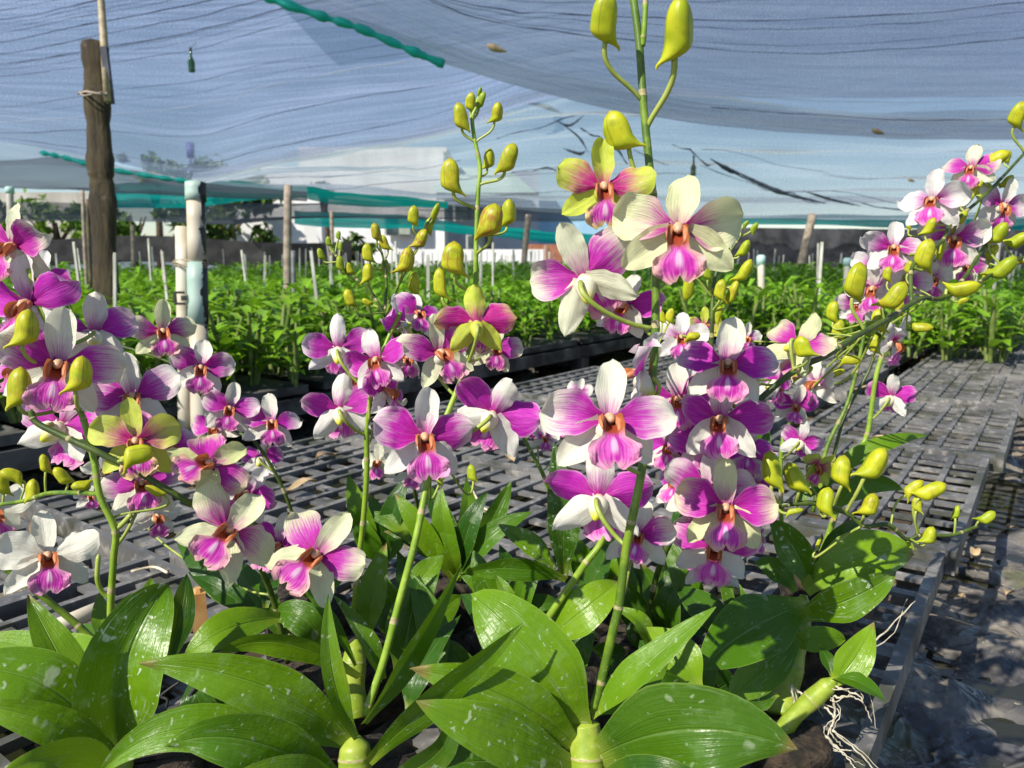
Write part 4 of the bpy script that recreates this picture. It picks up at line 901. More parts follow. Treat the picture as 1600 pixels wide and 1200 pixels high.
leaf(A1, (258, 1050, .60), (282, 960, .61), (292, 896, .63), 48, 20, .35, M_LEAFD, .2)
s1 = spike(A1, [(177, 1080, .56), (175, 1010, .55), (173, 950, .545), (178, 870, .54), (180, 828, .535), (156, 774, .53), (147, 720, .53), (132, 660, .53), (120, 630, .53), (92, 560, .54), (70, 500, .55), (45, 420, .55)], .0026, M_STEMLIME, .0019, 7)
m = MB(); m.tube(spline([P(170, 933, .545), P(160, 925, .543), P(152, 905, .54), (P(154, 866, .54))], 6), [.0017]*18+[.0008], 7); worldmesh('stem_shoot', m, [M_PED], A1)
m = MB(); m.tube(spline([P(179, 828, .536), P(190, 820, .535), P(205, 804, .535)], 5), .0018, 7); worldmesh('stem_shoot', m, [M_PED], A1)
for f in ((22, 385, 130, -38, 0, 5, 'p', .55), (45, 475, 150, -45, 5, 0, 'm', .55), (148, 520, 125, 176, 0, 0, 'm', .60), (92, 570, 178, -8, 8, 10, 'w', .52),
          (207, 620, 138, 4, 5, 2, 'w', .56), (95, 664, 150, 150, 0, 28, 'm', .56), (222, 756, 118, 0, 8, 0, 'w', .57), (62, 430, 84, -30, 0, 20, 'm', .61), (172, 598, 86, 20, 0, -10, 'm', .62), (30, 575, 96, -60, 0, 0, 'm', .58), (150, 655, 90, 30, 10, 0, 'm', .60), (265, 700, 76, 20, 0, 0, 'm', .62)): flower(A1, s1, *f)
for b in ((38, 520, 76, 14, -1, .505), (30, 612, 78, 8, -1, .50), (122, 592, 74, 14, -1, .495), (102, 466, 34, -30, 1, .60)): bud(A1, s1, *b)
s4 = spike(A1, [(157, 772, .53), (120, 770, .545), (75, 771, .56), (40, 782, .57), (0, 788, .58), (-40, 792, .59)], .0018, M_STEM, .0014, 3)
for b in ((70, 728, 38, 0, 1, .56, .9), (99, 747, 42, -25, 1, .55), (130, 759, 34, -80, 1, .54, 1.1), (4, 760, 46, 0, 1, .58), (22, 746, 44, -60, -1, .57), (50, 770, 44, 10, -1, .57), (246, 769, 42, -55, 1, .545, .7)): bud(A1, s4 if b[0] < 200 else s1, *b)
# --- orchid whose dark stem arches to the left
A2 = orchid('orchid behind the lower left leaves, its dark arching stem bearing a yellow green flower', 455, 1040, .62, .045)
s2 = spike(A2, [(450, 1035, .62), (425, 930, .60), (385, 850, .56), (330, 803, .53), (290, 782, .515), (216, 738, .505), (156, 708, .50), (100, 682, .50), (57, 660, .50), (48, 640, .50)], .0024, M_STEMDARK, .0020, 6)
for f in ((212, 690, 132, -4, 12, 0, 'y', .51), (327, 726, 128, -12, 0, 62, 'h', .52), (386, 771, 98, -8, 0, 35, 'm', .57), (357, 831, 156, -12, 5, 42, 'c', .51), (494, 867, 152, -10, 5, 42, 'c', .51), (436, 852, 100, -30, 0, 20, 'm', .58), (243, 806, 76, 25, 0, 10, 'n', .66), (140, 775, 48, 20, 0, 0, 's', .72), (160, 735, 56, 30, 0, 0, 'n', .68)): flower(A2, s2, *f)
bud(A2, s2, 210, 714, 60, 78, 1, .485, 1.15, .1)
leaf(A2, (400, 962, .62), (335, 905, .62), (277, 850, .65), 52, -20, .3, M_LEAFD, .2)
leaf(A2, (410, 970, .61), (350, 925, .61), (295, 895, .63), 46, 25, .3, M_LEAFD, .2)
leaf(A2, (415, 950, .61), (420, 912, .62), (432, 876, .64), 34, 10, .35, M_LEAFD, .1)
leaf(A2, (505, 1008, .60), (470, 965, .59), (425, 958, .61), 62, 10, .25, M_LEAFD, .7)
leaf(A2, (450, 1010, .61), (400, 925, .63), (372, 880, .66), 60, 30, .3, M_LEAF, .1)
# --- left white flowers
A3 = orchid('orchid at far left with white flowers and purple lips on a thick dark stem', 170, 1040, .66, .04)
s3 = spike(A3, [(172, 1040, .64), (165, 1022, .63), (130, 985, .625), (95, 955, .62), (45, 915, .61), (0, 882, .60), (-40, 850, .60)], .0030, M_STEM, .0026, 4)
for f in ((73, 870, 142, 2, 0, 4, 'n', .575), (-14, 800, 120, 10, 0, 0, 'n', .60), (-22, 842, 90, 0, 0, 30, 'n', .61)): flower(A3, s3, *f)
leaf(A3, (172, 1042, .66), (150, 1000, .68), (118, 975, .70), 40, 10, .3, M_LEAFD, .2)
# --- thin stem of small purple flowers behind
A4 = orchid('orchid behind the left flowers with small purple and white blooms on a thin stem', 470, 960, .84, .04)
s5 = spike(A4, [(478, 960, .84), (470, 860, .82), (445, 770, .80), (400, 692, .78), (366, 672, .78), (318, 622, .78), (285, 580, .78), (250, 560, .78), (180, 538, .78)], .0020, M_STEMDARK, .0014, 6)
for f in ((254, 518, 100, 4, 0, 0, 'c', .76), (313, 575, 98, 0, 0, 10, 'w', .77), (358, 638, 86, 4, 0, 14, 'w', .77), (337, 667, 78, -15, 0, -14, 'm', .79), (424, 660, 90, 6, 5, 4, 'w', .78), (408, 716, 66, 170, 0, 10, 'm', .80)): flower(A4, s5, *f)
bud(A4, s5, 165, 520, 22, 0, 1, .78)
# --- centre left plant with the bright leaves
A5 = orchid('orchid at bottom centre left with a bright upright stem and long pale mottled leaves', 552, 1190, .49)
bulb(A5, [(556, 1290, .475), (556, 1225, .48), (554, 1150, .485)], .012, .009)
leaf(A5, (548, 1163, .485), (410, 1072, .45), (215, 1037, .44), 98, -12, .28, M_LEAF, 1.0)
leaf(A5, (556, 1152, .482), (520, 1050, .47), (513, 928, .48), 42, 8, .5, M_LEAFL, .8)
leaf(A5, (568, 1130, .48), (650, 1010, .48), (720, 882, .50), 58, 50, .35, M_LEAF, .9)
leaf(A5, (574, 1190, .475), (690, 1085, .45), (818, 975, .45), 74, 42, .2, M_LEAFL, .7)
leaf(A5, (545, 1240, .47), (400, 1160, .42), (256, 1168, .41), 110, -18, .22, M_LEAF, 1.0)
leaf(A5, (525, 1260, .48), (330, 1140, .44), (150, 1215, .43), 90, 8, .3, M_LEAFL, .7)
leaf(A5, (545, 1165, .50), (455, 1130, .50), (376, 1122, .51), 66, 10, .2, M_LEAFL, .3)
leaf(A5, (590, 1225, .47), (680, 1180, .44), (700, 1120, .45), 60, 30, .3, M_LEAFD, .2)
leaf(A5, (540, 1235, .46), (450, 1215, .42), (330, 1235, .40), 80, 0, .2, M_LEAFL, .3)
s8 = spike(A5, [(572, 1115, .485), (578, 1095, .485), (600, 1030, .49), (625, 935, .495), (650, 840, .50), (668, 752, .51), (688, 672, .525), (701, 642, .53), (726, 578, .54), (738, 520, .545), (742, 470, .55), (744, 380, .55), (747, 300, .55), (750, 262, .55), (741, 215, .55), (738, 185, .55), (744, 168, .55)], .0027, M_STEMLIME, .0013, 9)
for f in ((663, 684, 158, 0, 6, 0, 'w', .495), (770, 647, 142, 172, 0, 28, 'm', .53), (685, 552, 116, 26, 0, -14, 'p', .53), (745, 505, 118, 178, 0, 0, 'q', .53, .35), (772, 543, 86, 10, 0, 8, 'p', .58), (645, 738, 64, 10, 0, 20, 's', .62), (592, 722, 66, -10, 0, 0, 'n', .62), (738, 545, 44, 20, 0, 0, 's', .70)): flower(A5, s8, *f)
for b in ((720, 187, 52, -4, 1, .545), (736, 163, 36, 4, 1, .55), (751, 160, 34, 16, -1, .555, .8, 0, .8), (749, 146, 20, 15, 1, .555, .8, 0, .9), (775, 180, 40, 12, -1, .545), (763, 252, 40, 8, -1, .56), (793, 253, 60, 14, -1, .545, 1, .5), (706, 282, 68, -4, 1, .54, 1, .4), (767, 351, 66, 4, -1, .535, 1.35, .6), (794, 337, 52, 4, -1, .56), (710, 410, 66, 0, 1, .53, 1.2, .4), (689, 448, 60, -4, 1, .54, .75), (738, 742, 34, -10, 1, .58, 1, .1, .5), (687, 750, 26, 10, 1, .58, .9, .1, .5)): bud(A5, s8, *b)
# --- small olive stem rising left of the centre flowers
A6 = orchid('orchid behind the centre with a straight stem of purple flowers turned away', 560, 1010, .66, .045)
bulb(A6, [(552, 1120, .60), (551, 1075, .605), (553, 1040, .61), (556, 1000, .62)], .0115, .008)
s6 = spike(A6, [(552, 965, .62), (560, 880, .60), (567, 820, .59), (573, 740, .58), (573, 680, .575), (578, 628, .57), (590, 575, .57), (606, 530, .575), (625, 490, .58)], .0024, M_STEMLIME, .0015, 6)
for f in ((528, 545, 104, 174, 0, 2, 'm', .58), (531, 640, 112, 176, 0, 2, 'm', .57), (589, 562, 108, -14, 10, -14, 'm', .555), (600, 610, 96, 62, 0, 10, 'm', .56), (626, 505, 90, -105, 0, 0, 'm', .59), (652, 490, 80, 20, 20, 10, 'm', .62), (565, 590, 80, -30, 0, 0, 'm', .60), (632, 560, 76, 30, 10, 10, 'm', .60), (612, 650, 70, 50, 0, 30, 'm', .60)): flower(A6, s6, *f)
leaf(A6, (440, 965, .60), (352, 985, .56), (288, 1032, .55), 74, 25, .2, M_LEAFL, .2)
leaf(A6, (562, 1058, .58), (440, 1005, .55), (336, 1026, .545), 56, -40, .25, M_LEAF, .3)
leaf(A6, (597, 1062, .56), (570, 1000, .555), (520, 930, .57), 44, 40, .5, M_LEAF, 2.0)
leaf(A6, (555, 1040, .59), (510, 960, .58), (462, 908, .59), 24, 20, .5, M_LEAF, .8)
leaf(A6, (575, 995, .63), (582, 925, .63), (604, 848, .65), 54, -10, .3, M_LEAF, .4)
leaf(A6, (625, 1050, .58), (640, 970, .59), (655, 898, .62), 88, 15, .2, M_LEAFD, .3)
leaf(A6, (640, 935, .64), (665, 895, .65), (694, 868, .66), 46, -10, .2, M_LEAF, .5)
leaf(A6, (686, 1060, .57), (672, 970, .59), (640, 898, .62), 62, 22, .25, M_LEAF, .2)
leaf(A6, (640, 1110, .54), (660, 1040, .55), (720, 960, .58), 60, -30, .25, M_LEAFD, .3)
# --- bud cluster at centre left
A7 = orchid('orchid behind the centre with a branching spray of small reddish green buds', 690, 890, .82, .045)
s9 = spike(A7, [(680, 880, .82), (655, 800, .80), (640, 720, .76), (622, 610, .74), (603, 490, .72), (604, 445, .72), (600, 410, .72), (592, 380, .72)], .0021, M_STEMDARK, .0010, 6)
s9b = spike(A7, [(603, 495, .72), (575, 450, .72), (545, 430, .72), (532, 412, .72), (520, 388, .72)], .0017, M_STEMDARK, .0009, 4)
s9c = spike(A7, [(604, 490, .72), (618, 455, .715), (640, 410, .71), (655, 380, .71), (668, 350, .71), (682, 325, .71)], .0016, M_STEM, .0008, 4)
for b, k in (((588, 366, 36, -3, 1, .70, 1, .9), s9), ((603, 382, 32, -20, 1, .72, 1, .7), s9), ((646, 340, 38, 4, 1, .70, 1, .4), s9c), ((679, 334, 36, 22, 1, .71, .7, .2, .4), s9c), ((670, 355, 32, 14, 1, .715, 1, .2), s9c), ((657, 377, 42, 24, -1, .705, 1, .9), s9c), ((632, 412, 54, 18, -1, .70, 1, .9), s9c), ((576, 399, 38, -8, 1, .71), s9), ((575, 430, 38, 0, -1, .70), s9b), ((646, 446, 44, 14, 1, .72, 1, .1), s9c), ((547, 422, 26, -20, 1, .72), s9b), ((531, 414, 30, 4, 1, .715, 1, .1, .5), s9b), ((502, 399, 24, -20, 1, .72, 1, .1, .7), s9b), ((514, 379, 20, -6, 1, .72, 1, 0, .8), s9b), ((529, 369, 17, 6, 1, .72, 1, 0, .9), s9b), ((532, 386, 17, 6, 1, .72, 1, 0, .9), s9b), ((522, 388, 15, -4, 1, .725, 1, 0, .9), s9b), ((602, 418, 28, 4, 1, .725, 1, .9), s9), ((576, 472, 22, -60, 1, .73), s9b), ((549, 469, 38, -18, 1, .69, .95, .3), s9)): bud(A7, k, *b)
rosette(A7, 715, 905, .80, ((618, 772), (655, 745), (690, 760), (728, 745), (762, 768), (800, 752), (832, 800), (600, 830), (700, 800), (560, 800)), 44, None, .3)
rosette(A7, 600, 885, .86, ((545, 742), (575, 770), (560, 800), (610, 790), (640, 740)), 44, None, .2)
# --- centre right plant with the tall spike
A8 = orchid('orchid at bottom centre right with the tallest stem and the biggest pale flowers', 915, 1180, .50)
bulb(A8, [(925, 1290, .475), (918, 1215, .485), (916, 1150, .49), (914, 1125, .492)], .0125, .009)
leaf(A8, (910, 1140, .49), (835, 1025, .475), (735, 928, .50), 142, -10, .16, M_LEAFL, .7, blunt=.8)
leaf(A8, (925, 1118, .49), (1010, 1040, .47), (1118, 948, .47), 66, -34, .3, M_LEAFL, .7)
leaf(A8, (928, 1185, .485), (1075, 1140, .44), (1246, 1172, .43), 176, 14, .10, M_LEAFD, .5)
leaf(A8, (902, 1168, .49), (790, 1090, .46), (640, 1045, .46), 104, -16, .15, M_LEAF, .9)
leaf(A8, (900, 1195, .485), (780, 1150, .45), (650, 1095, .44), 104, 12, .15, M_LEAF, .9)
leaf(A8, (930, 1110, .50), (985, 1075, .50), (1046, 1035, .51), 78, 10, .2, M_LEAFL, .7)
leaf(A8, (920, 1240, .47), (1010, 1215, .43), (1120, 1230, .42), 80, 0, .2, M_LEAFD, .2)
leaf(A8, (860, 1215, .48), (760, 1190, .45), (660, 1210, .44), 80, 0, .2, M_LEAFD, .3)
leaf(A8, (1090, 1075, .53), (1060, 1020, .54), (1010, 980, .56), 70, 10, .2, M_LEAFL, .3)
s10 = spike(A8, [(928, 1105, .488), (940, 1062, .485), (958, 985, .48), (968, 940, .478), (978, 860, .475), (990, 800, .47), (1002, 740, .47), (1012, 660, .472), (1022, 560, .475), (1025, 440, .475), (1022, 330, .475), (1014, 250, .475), (1006, 170, .475), (999, 70, .475), (990, 0, .475), (982, -60, .475)], .0029, M_STEM, .0024, 8)
s10b = spike(A8, [(1004, 72, .474), (1007, 40, .472), (1010, -30, .47)], .0018, M_STEMLIME, .0016, 2)
for f in ((943, 292, 150, 4, 8, 0, 'y', .47), (1060, 358, 196, -2, 6, 0, 'g', .44), (912, 434, 174, 168, 0, -22, 'p', .475), (978, 478, 110, -24, 4, 12, 'm', .50), (1000, 585, 150, -100, -20, 30, 'm', .47), (950, 657, 198, 4, 10, 0, 'w', .43), (936, 778, 162, 172, 0, 2, 'm', .50), (996, 836, 112, 8, 8, 10, 'w', .54), (1084, 398, 60, 150, 0, 0, 'c', .50)): flower(A8, s10, *f)
for b in ((946, 38, 96, 2, 1, .455, .95, .05), (1058, 58, 118, 3, -1, .45, .85, .05), (972, 212, 84, -28, 1, .468, 1.15, .1), (1047, 496, 30, 10, 1, .60), (1034, 497, 26, -8, 1, .60)): bud(A8, s10, *b, drop=.035)
# --- plant behind it with spotted stem
A9 = orchid('orchid behind the tall spike with a mottled leaf fan and a slanting green stem', 865, 1010, .62, .045)
leaf(A9, (848, 1004, .60), (915, 950, .58), (968, 908, .60), 82, -14, .18, M_LEAFL, .8)
leaf(A9, (885, 905, .67), (800, 888, .66), (716, 899, .67), 46, -30, .25, M_LEAF, .4)
leaf(A9, (868, 888, .69), (825, 850, .69), (777, 818, .71), 44, 25, .4, M_LEAF, 2.0)
leaf(A9, (806, 960, .64), (790, 925, .64), (776, 900, .65), 26, 10, .4, M_LEAF, .8)
leaf(A9, (880, 900, .69), (878, 800, .68), (866, 690, .70), 62, 15, .35, M_LEAFD, 2.0)
leaf(A9, (1012, 1012, .58), (1000, 972, .57), (958, 950, .58), 40, 40, .3, M_LEAF, 1.0)
leaf(A9, (780, 1010, .60), (760, 960, .61), (720, 930, .64), 60, 20, .25, M_LEAFD, .2)
leaf(A9, (900, 960, .66), (930, 900, .68), (955, 840, .70), 50, -20, .3, M_LEAFD, .3)
s14 = spike(A9, [(825, 1015, .59), (849, 977, .59), (879, 932, .585), (915, 880, .58), (939, 848, .58), (958, 800, .575), (970, 760, .57)], .0031, M_STEMLIME, .0022, 3)
s15 = spike(A9, [(885, 880, .72), (868, 800, .72), (850, 745, .72), (832, 710, .72), (812, 670, .72), (800, 630, .72)], .0024, M_STEM, .0014, 4)
for f in ((849, 684, 50, 20, 0, 10, 's', .74), (878, 668, 46, -20, 0, 0, 'n', .76), (830, 668, 40, 30, 0, 0, 's', .75), (905, 612, 44, 0, 0, 10, 's', .80)): flower(A9, s15, *f)
# --- right plant with drooping flower cluster and the bud spray
A10 = orchid('orchid on the right with broad spotted leaves and lime buds reaching over the aisle', 1250, 960, .70)
bulb(A10, [(1222, 1120, .61), (1228, 1080, .62), (1238, 1030, .63), (1250, 980, .65), (1256, 930, .66)], .0115, .008)
leaf(A10, (1258, 922, .65), (1350, 868, .63), (1428, 868, .64), 92, -14, .2, M_LEAFL, .8, blunt=.6)
leaf(A10, (1246, 962, .64), (1330, 935, .61), (1400, 893, .62), 76, 22, .2, M_LEAF, 1.8)
leaf(A10, (1262, 944, .63), (1172, 985, .585), (1092, 1048, .56), 120, 10, .12, M_LEAF, .5)
leaf(A10, (1252, 985, .63), (1190, 1045, .60), (1134, 1096, .585), 84, -22, .2, M_LEAF, .9)
leaf(A10, (1234, 1006, .63), (1278, 998, .62), (1320, 1000, .625), 46, 10, .15, M_LEAFL, .3, blunt=1)
leaf(A10, (1266, 915, .65), (1240, 855, .655), (1203, 812, .67), 66, -20, .35, M_LEAF, 2.0)
leaf(A10, (1272, 892, .65), (1312, 842, .655), (1352, 812, .67), 48, 25, .35, M_LEAFD, .5)
leaf(A10, (1242, 925, .66), (1212, 890, .67), (1178, 878, .68), 44, 15, .3, M_LEAF, .7)
leaf(A10, (1215, 1085, .60), (1185, 1100, .59), (1160, 1110, .58), 30, 10, .4, M_LEAFD, .9)
leaf(A10, (1150, 1000, .62), (1100, 950, .64), (1060, 920, .68), 60, 15, .25, M_LEAFD, .2)
leaf(A10, (1110, 960, .66), (1070, 900, .68), (1040, 830, .70), 54, -20, .3, M_LEAFD, .3)
leaf(A10, (1190, 1000, .62), (1150, 940, .66), (1130, 880, .68), 50, 20, .3, M_LEAFD, .3)
s13 = spike(A10, [(1160, 990, .64), (1150, 900, .62), (1160, 830, .59), (1210, 795, .575), (1240, 787, .57), (1285, 788, .57), (1325, 803, .57), (1352, 822, .57), (1388, 820, .575), (1416, 842, .58), (1440, 836, .58), (1487, 836, .585), (1528, 822, .59)], .0024, M_STEMDARK, .0013, 8)
for f in ((1116, 855, 134, -6, 6, 6, 'm', .56), (1134, 794, 152, -2, 8, 0, 'h', .535), (1105, 763, 132, -10, 4, 4, 'w', .56), (1113, 884, 92, 5, 20, 0, 'm', .60), (1276, 728, 66, 40, 0, 30, 'y', .60, .6), (1178, 838, 60, 60, 0, 0, 'm', .60)): flower(A10, s13, *f)
for b in ((1205, 740, 72, -3, 1, .56, .95, .05), (1243, 752, 62, -18, 1, .565, 1.1, .1), (1317, 742, 62, 4, 1, .56, 1, .15), (1362, 730, 72, 28, -1, .555, 1, .1), (1293, 789, 56, 4, 1, .55, 1.05, .1), (1356, 793, 50, 20, -1, .56, 1.05), (1450, 770, 58, 48, -1, .57, .95), (1424, 766, 46, 42, 1, .58, .8), (1432, 790, 32, 0, 1, .575), (1450, 840, 38, 18, -1, .565, 1.15, .1, .3), (1494, 803, 28, 3, -1, .585, .9, 0, .5), (1538, 809, 36, 45, -1, .585, 1, 0, .4), (1424, 852, 22, -30, 1, .585, .8, 0, .6), (1278, 850, 26, 15, 1, .60, .5), (1238, 800, 34, 70, 1, .565, .6, .1, .3)): bud(A10, s13, *b)
# --- aisle edge offshoot
A11 = orchid('small orchid shoot leaning over the aisle edge with thick lime stem and white roots', 1235, 1150, .585, .03)
bulb(A11, [(1218, 1150, .59), (1240, 1120, .588), (1270, 1092, .585), (1304, 1062, .58)], .0062, .0072)
leaf(A11, (1303, 1066, .58), (1335, 1030, .58), (1366, 972, .59), 64, 10, .25, M_LEAFL, .2)
leaf(A11, (1302, 1060, .58), (1342, 1066, .57), (1384, 1098, .565), 46, -48, .3, M_LEAF, .1)
leaf(A11, (1300, 1056, .582), (1292, 1030, .59), (1283, 1012, .60), 26, 20, .3, M_LEAFD, .1)
roots(A11, [[(1300, 1070, .58), (1318, 1078, .575), (1345, 1090, .57), (1362, 1130, .57)], [(1296, 1085, .58), (1310, 1090, .578), (1330, 1088, .57), (1350, 1098, .565)], [(1280, 1095, .585), (1302, 1120, .58), (1298, 1145, .58), (1316, 1165, .578)], [(1236, 1070, .60), (1240, 1100, .60), (1222, 1150, .60)], [(1240, 1075, .60), (1262, 1090, .595), (1290, 1108, .59)], [(1300, 1090, .58), (1304, 1120, .58), (1292, 1150, .58)], [(1290, 1150, .575), (1320, 1180, .57), (1340, 1205, .565)], [(1300, 1140, .575), (1340, 1175, .57), (1372, 1210, .565)], [(1262, 1150, .585), (1300, 1170, .58), (1330, 1172, .57)], [(1340, 1050, .585), (1345, 1060, .58), (1335, 1070, .58)], [(1330, 1030, .60), (1380, 990, .62), (1430, 938, .64)]])
# --- arching right spike
A12 = orchid('orchid behind the right leaves with a dark stem arching up to the right edge', 1010, 1000, .72, .045)
sv = spike(A12, [(1005, 1000, .69), (1029, 890, .66), (1075, 790, .62), (1120, 700, .58), (1165, 645, .56), (1240, 580, .56), (1290, 556, .57), (1330, 530, .59), (1400, 490, .64), (1440, 466, .67), (1471, 466, .69), (1504, 438, .71), (1532, 395, .73), (1556, 360, .75)], .0026, M_STEMDARK, .0018, 9)
su = spike(A12, [(1424, 472, .66), (1427, 414, .68), (1471, 378, .70), (1487, 350, .71), (1531, 312, .73), (1567, 276, .75), (1604, 236, .77), (1640, 200, .78)], .0018, M_STEMDARK, .0013, 5)
sw = spike(A12, [(1471, 466, .69), (1510, 452, .70), (1550, 428, .72), (1605, 398, .75)], .0016, M_STEMDARK, .0013, 3)
for f in ((1136, 570, 150, 2, 8, 0, 'w', .53), (1126, 656, 142, -14, 10, -4, 'm', .55), (1060, 624, 120, 6, 5, -4, 'w', .60), (1108, 700, 118, 4, 12, 6, 'm', .585), (1048, 700, 92, -20, 0, 0, 'm', .62), (1088, 604, 90, -20, 0, 0, 'm', .63), (1165, 700, 96, 20, 0, 10, 'm', .62), (1062, 756, 88, -30, 10, 0, 'm', .62), (1180, 758, 84, 40, 0, 0, 'm', .62), (1150, 822, 90, 30, 20, 0, 'm', .60), (1066, 668, 90, -40, 0, -10, 'm', .61), (1246, 538, 112, 155, -20, 24, 'c', .57), (1064, 527, 84, 12, 0, 0, 's', .70), (1100, 508, 54, 10, 0, 0, 'y', .72), (1166, 528, 50, 30, 0, 0, 's', .72), (1212, 596, 76, 130, 0, 10, 'm', .64), (1242, 634, 66, 20, 0, 10, 'm', .66), (1278, 598, 84, -60, 0, 0, 's', .66)): flower(A12, sv, *f)
for f in ((1518, 262, 78, -8, 4, 0, 'p', .74), (1458, 313, 100, -4, 6, 0, 's', .71), (1566, 320, 86, 38, 0, 14, 's', .75), (1396, 387, 92, 0, 6, 0, 's', .72), (1488, 373, 104, 8, 6, 6, 's', .73), (1363, 416, 70, -20, 0, 20, 's', .78), (1364, 450, 84, -8, 0, 0, 's', .76), (1408, 440, 84, 10, 0, 10, 's', .75), (1455, 434, 74, 20, 0, 0, 's', .77), (1506, 416, 64, 30, 0, 10, 'p', .79), (1340, 476, 66, -10, 0, 0, 's', .78), (1397, 532, 84, 60, 0, 20, 's', .70)): flower(A12, su if f[1] < 480 else sv, *f)
bud(A12, sv, 1258, 546, 46, -28, 1, .545, 1.25, .05)
for b in ((1589, 184, 50, 14, 1, .76), (1550, 252, 52, 60, -1, .735), (1573, 247, 24, 20, 1, .76), (1571, 286, 30, 40, -1, .75), (1526, 293, 27, 30, 1, .74), (1508, 315, 34, 35, -1, .72), (1501, 343, 30, 20, -1, .72), (1468, 341, 22, 10, 1, .72), (1451, 357, 36, 24, -1, .70), (1421, 352, 21, 5, 1, .74), (1468, 393, 38, 12, 1, .71, .8), (1447, 404, 62, 10, 1, .68), (1524, 300, 26, -20, 1, .74)): bud(A12, su, *b)
for b in ((1556, 368, 48, 34, -1, .73, 1, .05, .3), (1586, 377, 44, 58, -1, .74, 1, .05, .3), (1592, 407, 30, 80, -1, .75), (1548, 396, 32, 30, 1, .74), (1562, 422, 58, 45, -1, .72, .9, .05, .5), (1498, 449, 60, 78, -1, .69, .9), (1388, 431, 30, 5, 1, .71, 1, .4), (1336, 445, 72, 8, 1, .60), (1391, 466, 64, 34, -1, .62), (1540, 430, 24, 40, 1, .73), (1303, 491, 42, 4, 1, .66), (1310, 518, 38, 10, 1, .66), (1374, 505, 46, -10, 1, .64), (1405, 483, 30, 10, 1, .66), (1273, 511, 24, 60, 1, .62), (1325, 563, 36, 88, 1, .62), (1366, 541, 38, 0, 1, .66), (1436, 512, 40, 82, -1, .66, .9, .4), (1306, 584, 28, 60, 1, .66), (1250, 585, 44, 60, 1, .575, .9, .05, .5), (1503, 470, 20, 70, 1, .69), (1420, 420, 26, 10, 1, .70)): bud(A12, sv if b[0] < 1505 else sw, *b)
rosette(A12, 1010, 1010, .74, ((985, 880), (1040, 850), (1075, 880), (960, 860), (1090, 930)), 48, M_LEAFD, .2)
# --- upright green stems at mid right
A13 = orchid('orchid at mid right with bright straight green stems and small pink flowers', 1285, 870, .84, .04)
s12 = spike(A13, [(1278, 880, .80), (1310, 790, .79), (1333, 719, .78), (1345, 700, .78), (1357, 670, .78), (1370, 583, .78), (1394, 515, .78)], .0030, M_STEMLIME, .0022, 4)
s12b = spike(A13, [(1270, 800, .86), (1292, 700, .86), (1325, 628, .86), (1347, 540, .86), (1352, 500, .86)], .0024, M_STEM, .0018, 4)
s12c = spike(A13, [(1290, 780, .87), (1308, 690, .87), (1325, 639, .87), (1358, 578, .87), (1372, 530, .87)], .0020, M_STEMDARK, .0016, 3)
s12d = spike(A13, [(1222, 860, .78), (1220, 716, .76), (1230, 670, .76), (1242, 642, .76), (1255, 600, .77)], .0022, M_STEMLIME, .0015, 4)
for f, k in (((1392, 620, 70, 165, 0, 10, 'm', .78), s12), ((1252, 690, 68, 168, 0, 8, 'm', .74), s12d), ((1392, 524, 50, 120, 0, 0, 's', .80), s12)): flower(A13, k, *f)
leaf(A13, (1278, 760, .76), (1360, 702, .74), (1448, 680, .76), 36, -20, .2, M_LEAF, .1)
leaf(A13, (1300, 800, .76), (1350, 758, .75), (1412, 766, .76), 44, 10, .2, M_LEAF, .1)
leaf(A13, (1200, 720, .86), (1180, 670, .87), (1150, 640, .88), 40, 10, .3, M_LEAFD, .1)
leaf(A13, (1215, 800, .80), (1190, 740, .82), (1205, 660, .84), 34, -10, .4, M_LEAFD, .3)
leaf(A13, (1240, 790, .80), (1290, 740, .80), (1330, 725, .82), 44, 20, .3, M_LEAF, .1)
# --- green bud spike right of the tall stem
A14 = orchid('orchid behind the tall spike bearing a dark stem of unopened green and yellow buds', 1080, 880, .95, .04)
s16 = spike(A14, [(1085, 890, .92), (1095, 760, .80), (1108, 600, .68), (1112, 520, .66), (1114, 460, .66), (1120, 425, .66), (1140, 395, .66), (1160, 365, .66)], .0026, M_STEMDARK, .0010, 6)
for b in ((1177, 357, 22, 40, 1, .66, 1, 0, .7), (1164, 351, 16, 40, 1, .66, 1, 0, .8), (1147, 369, 20, 30, 1, .66, 1, 0, .8), (1161, 391, 36, 28, -1, .655, .9, 0, .4), (1160, 427, 50, 30, -1, .65, .8, .1), (1126, 457, 42, 5, 1, .65, .95), (1143, 462, 52, 18, -1, .655, .65), (1074, 447, 46, 182, 1, .655, .85), (1106, 428, 32, 0, 1, .65, .9, 0, .6), (1080, 526, 28, 90, 1, .64, 1.2), (1120, 495, 36, 20, 1, .66, .7)): bud(A14, s16, *b)
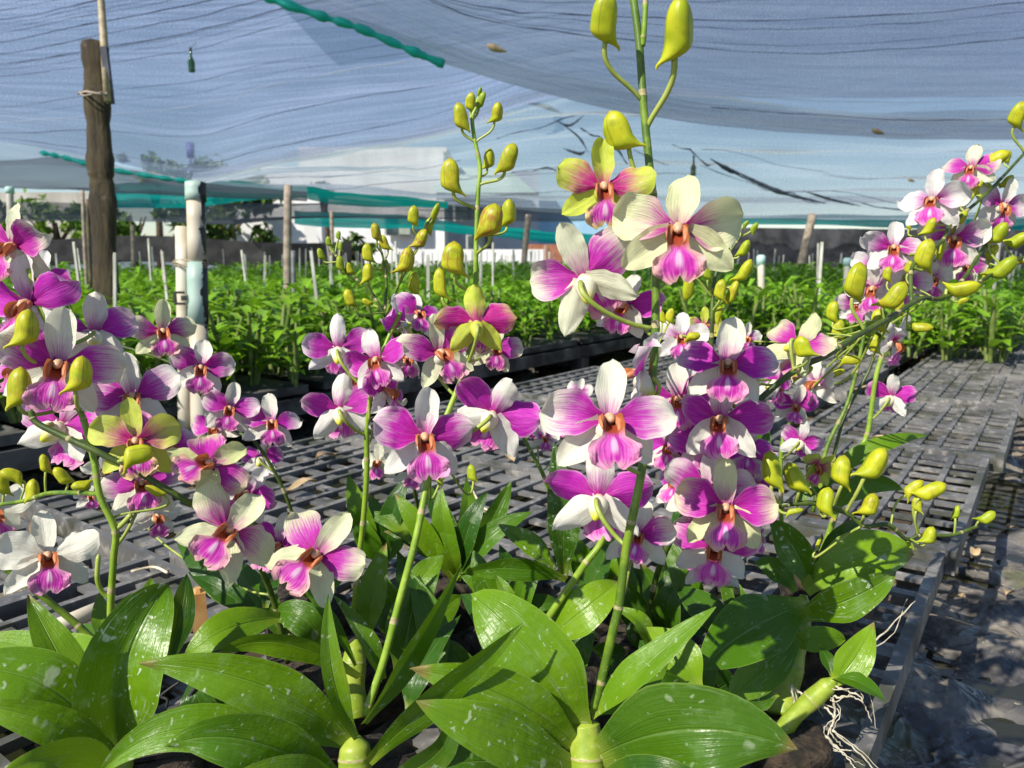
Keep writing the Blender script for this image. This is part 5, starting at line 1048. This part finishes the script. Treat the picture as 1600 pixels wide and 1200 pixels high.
rosette(A14, 1090, 900, .92, ((1060, 780), (1110, 770), (1140, 820), (1180, 820)), 46, M_LEAFD, .2)
# black hanging wire between the left leaves
m = MB(); m.tube(spline([P(160, 1195, .54), P(205, 1165, .55), P(250, 1115, .56), P(285, 1100, .56), P(305, 1075, .56)], 6), .0016, 6)
m.tube(spline([P(255, 1118, .56), P(262, 1095, .56), P(252, 1088, .56), P(262, 1078, .56), P(280, 1066, .56)], 6), .0011, 5)
tag(worldmesh('wire', m, [M_BLK], None, P(250, 1115, .56)), 'black twisted wire showing between the lower left leaves', 'wire')
# low filling plants on the trays under the flowers
for lab, x, y, d, tips, w_ in (('low dark leafed orchid between the two bottom centre plants', 770, 1130, .60, ((700, 1000), (760, 980), (820, 1040), (720, 1060), (850, 1090)), 80),
        ('low orchid with dark leaves under the right flower cluster', 1080, 1110, .60, ((1000, 1000), (1060, 1000), (1120, 1010), (1150, 1060), (1020, 1060)), 76),
        ('low orchid with dark leaves behind the bottom left plant', 340, 1150, .58, ((300, 1060), (360, 1050), (420, 1080), (260, 1110)), 66),
        ('low leafy orchid behind the white stem in the centre', 950, 940, .80, ((900, 840), (950, 820), (1000, 850), (880, 880), (1020, 900)), 56),
        ('low leafy orchid just right of the bright upright centre stem', 640, 1000, .70, ((580, 880), (620, 860), (690, 880), (720, 930), (600, 940), (560, 900)), 54), ('low leafy orchid left of the slanting green stem', 800, 985, .74, ((740, 860), (780, 850), (850, 870), (720, 900), (880, 940)), 54),
        ('low dark leafed orchid right of the tall stem base', 1040, 1020, .72, ((960, 900), (1000, 880), (1060, 900), (1110, 930), (980, 960)), 60), ('low dark leafed orchid under the slanting green stem', 890, 1060, .64, ((830, 980), (880, 950), (930, 980), (980, 1020)), 64),
        ('low orchid with short leaves behind the left bright leaves', 480, 930, .74, ((440, 850), (480, 830), (520, 850), (545, 880)), 44)):
    o = orchid(lab, x, y, d, .04); rosette(o, x, y, d, tips, w_, M_LEAFD if 'dark' in lab else None, .4)
print('flowers+buds', fcount, 'objects', len(bpy.data.objects))
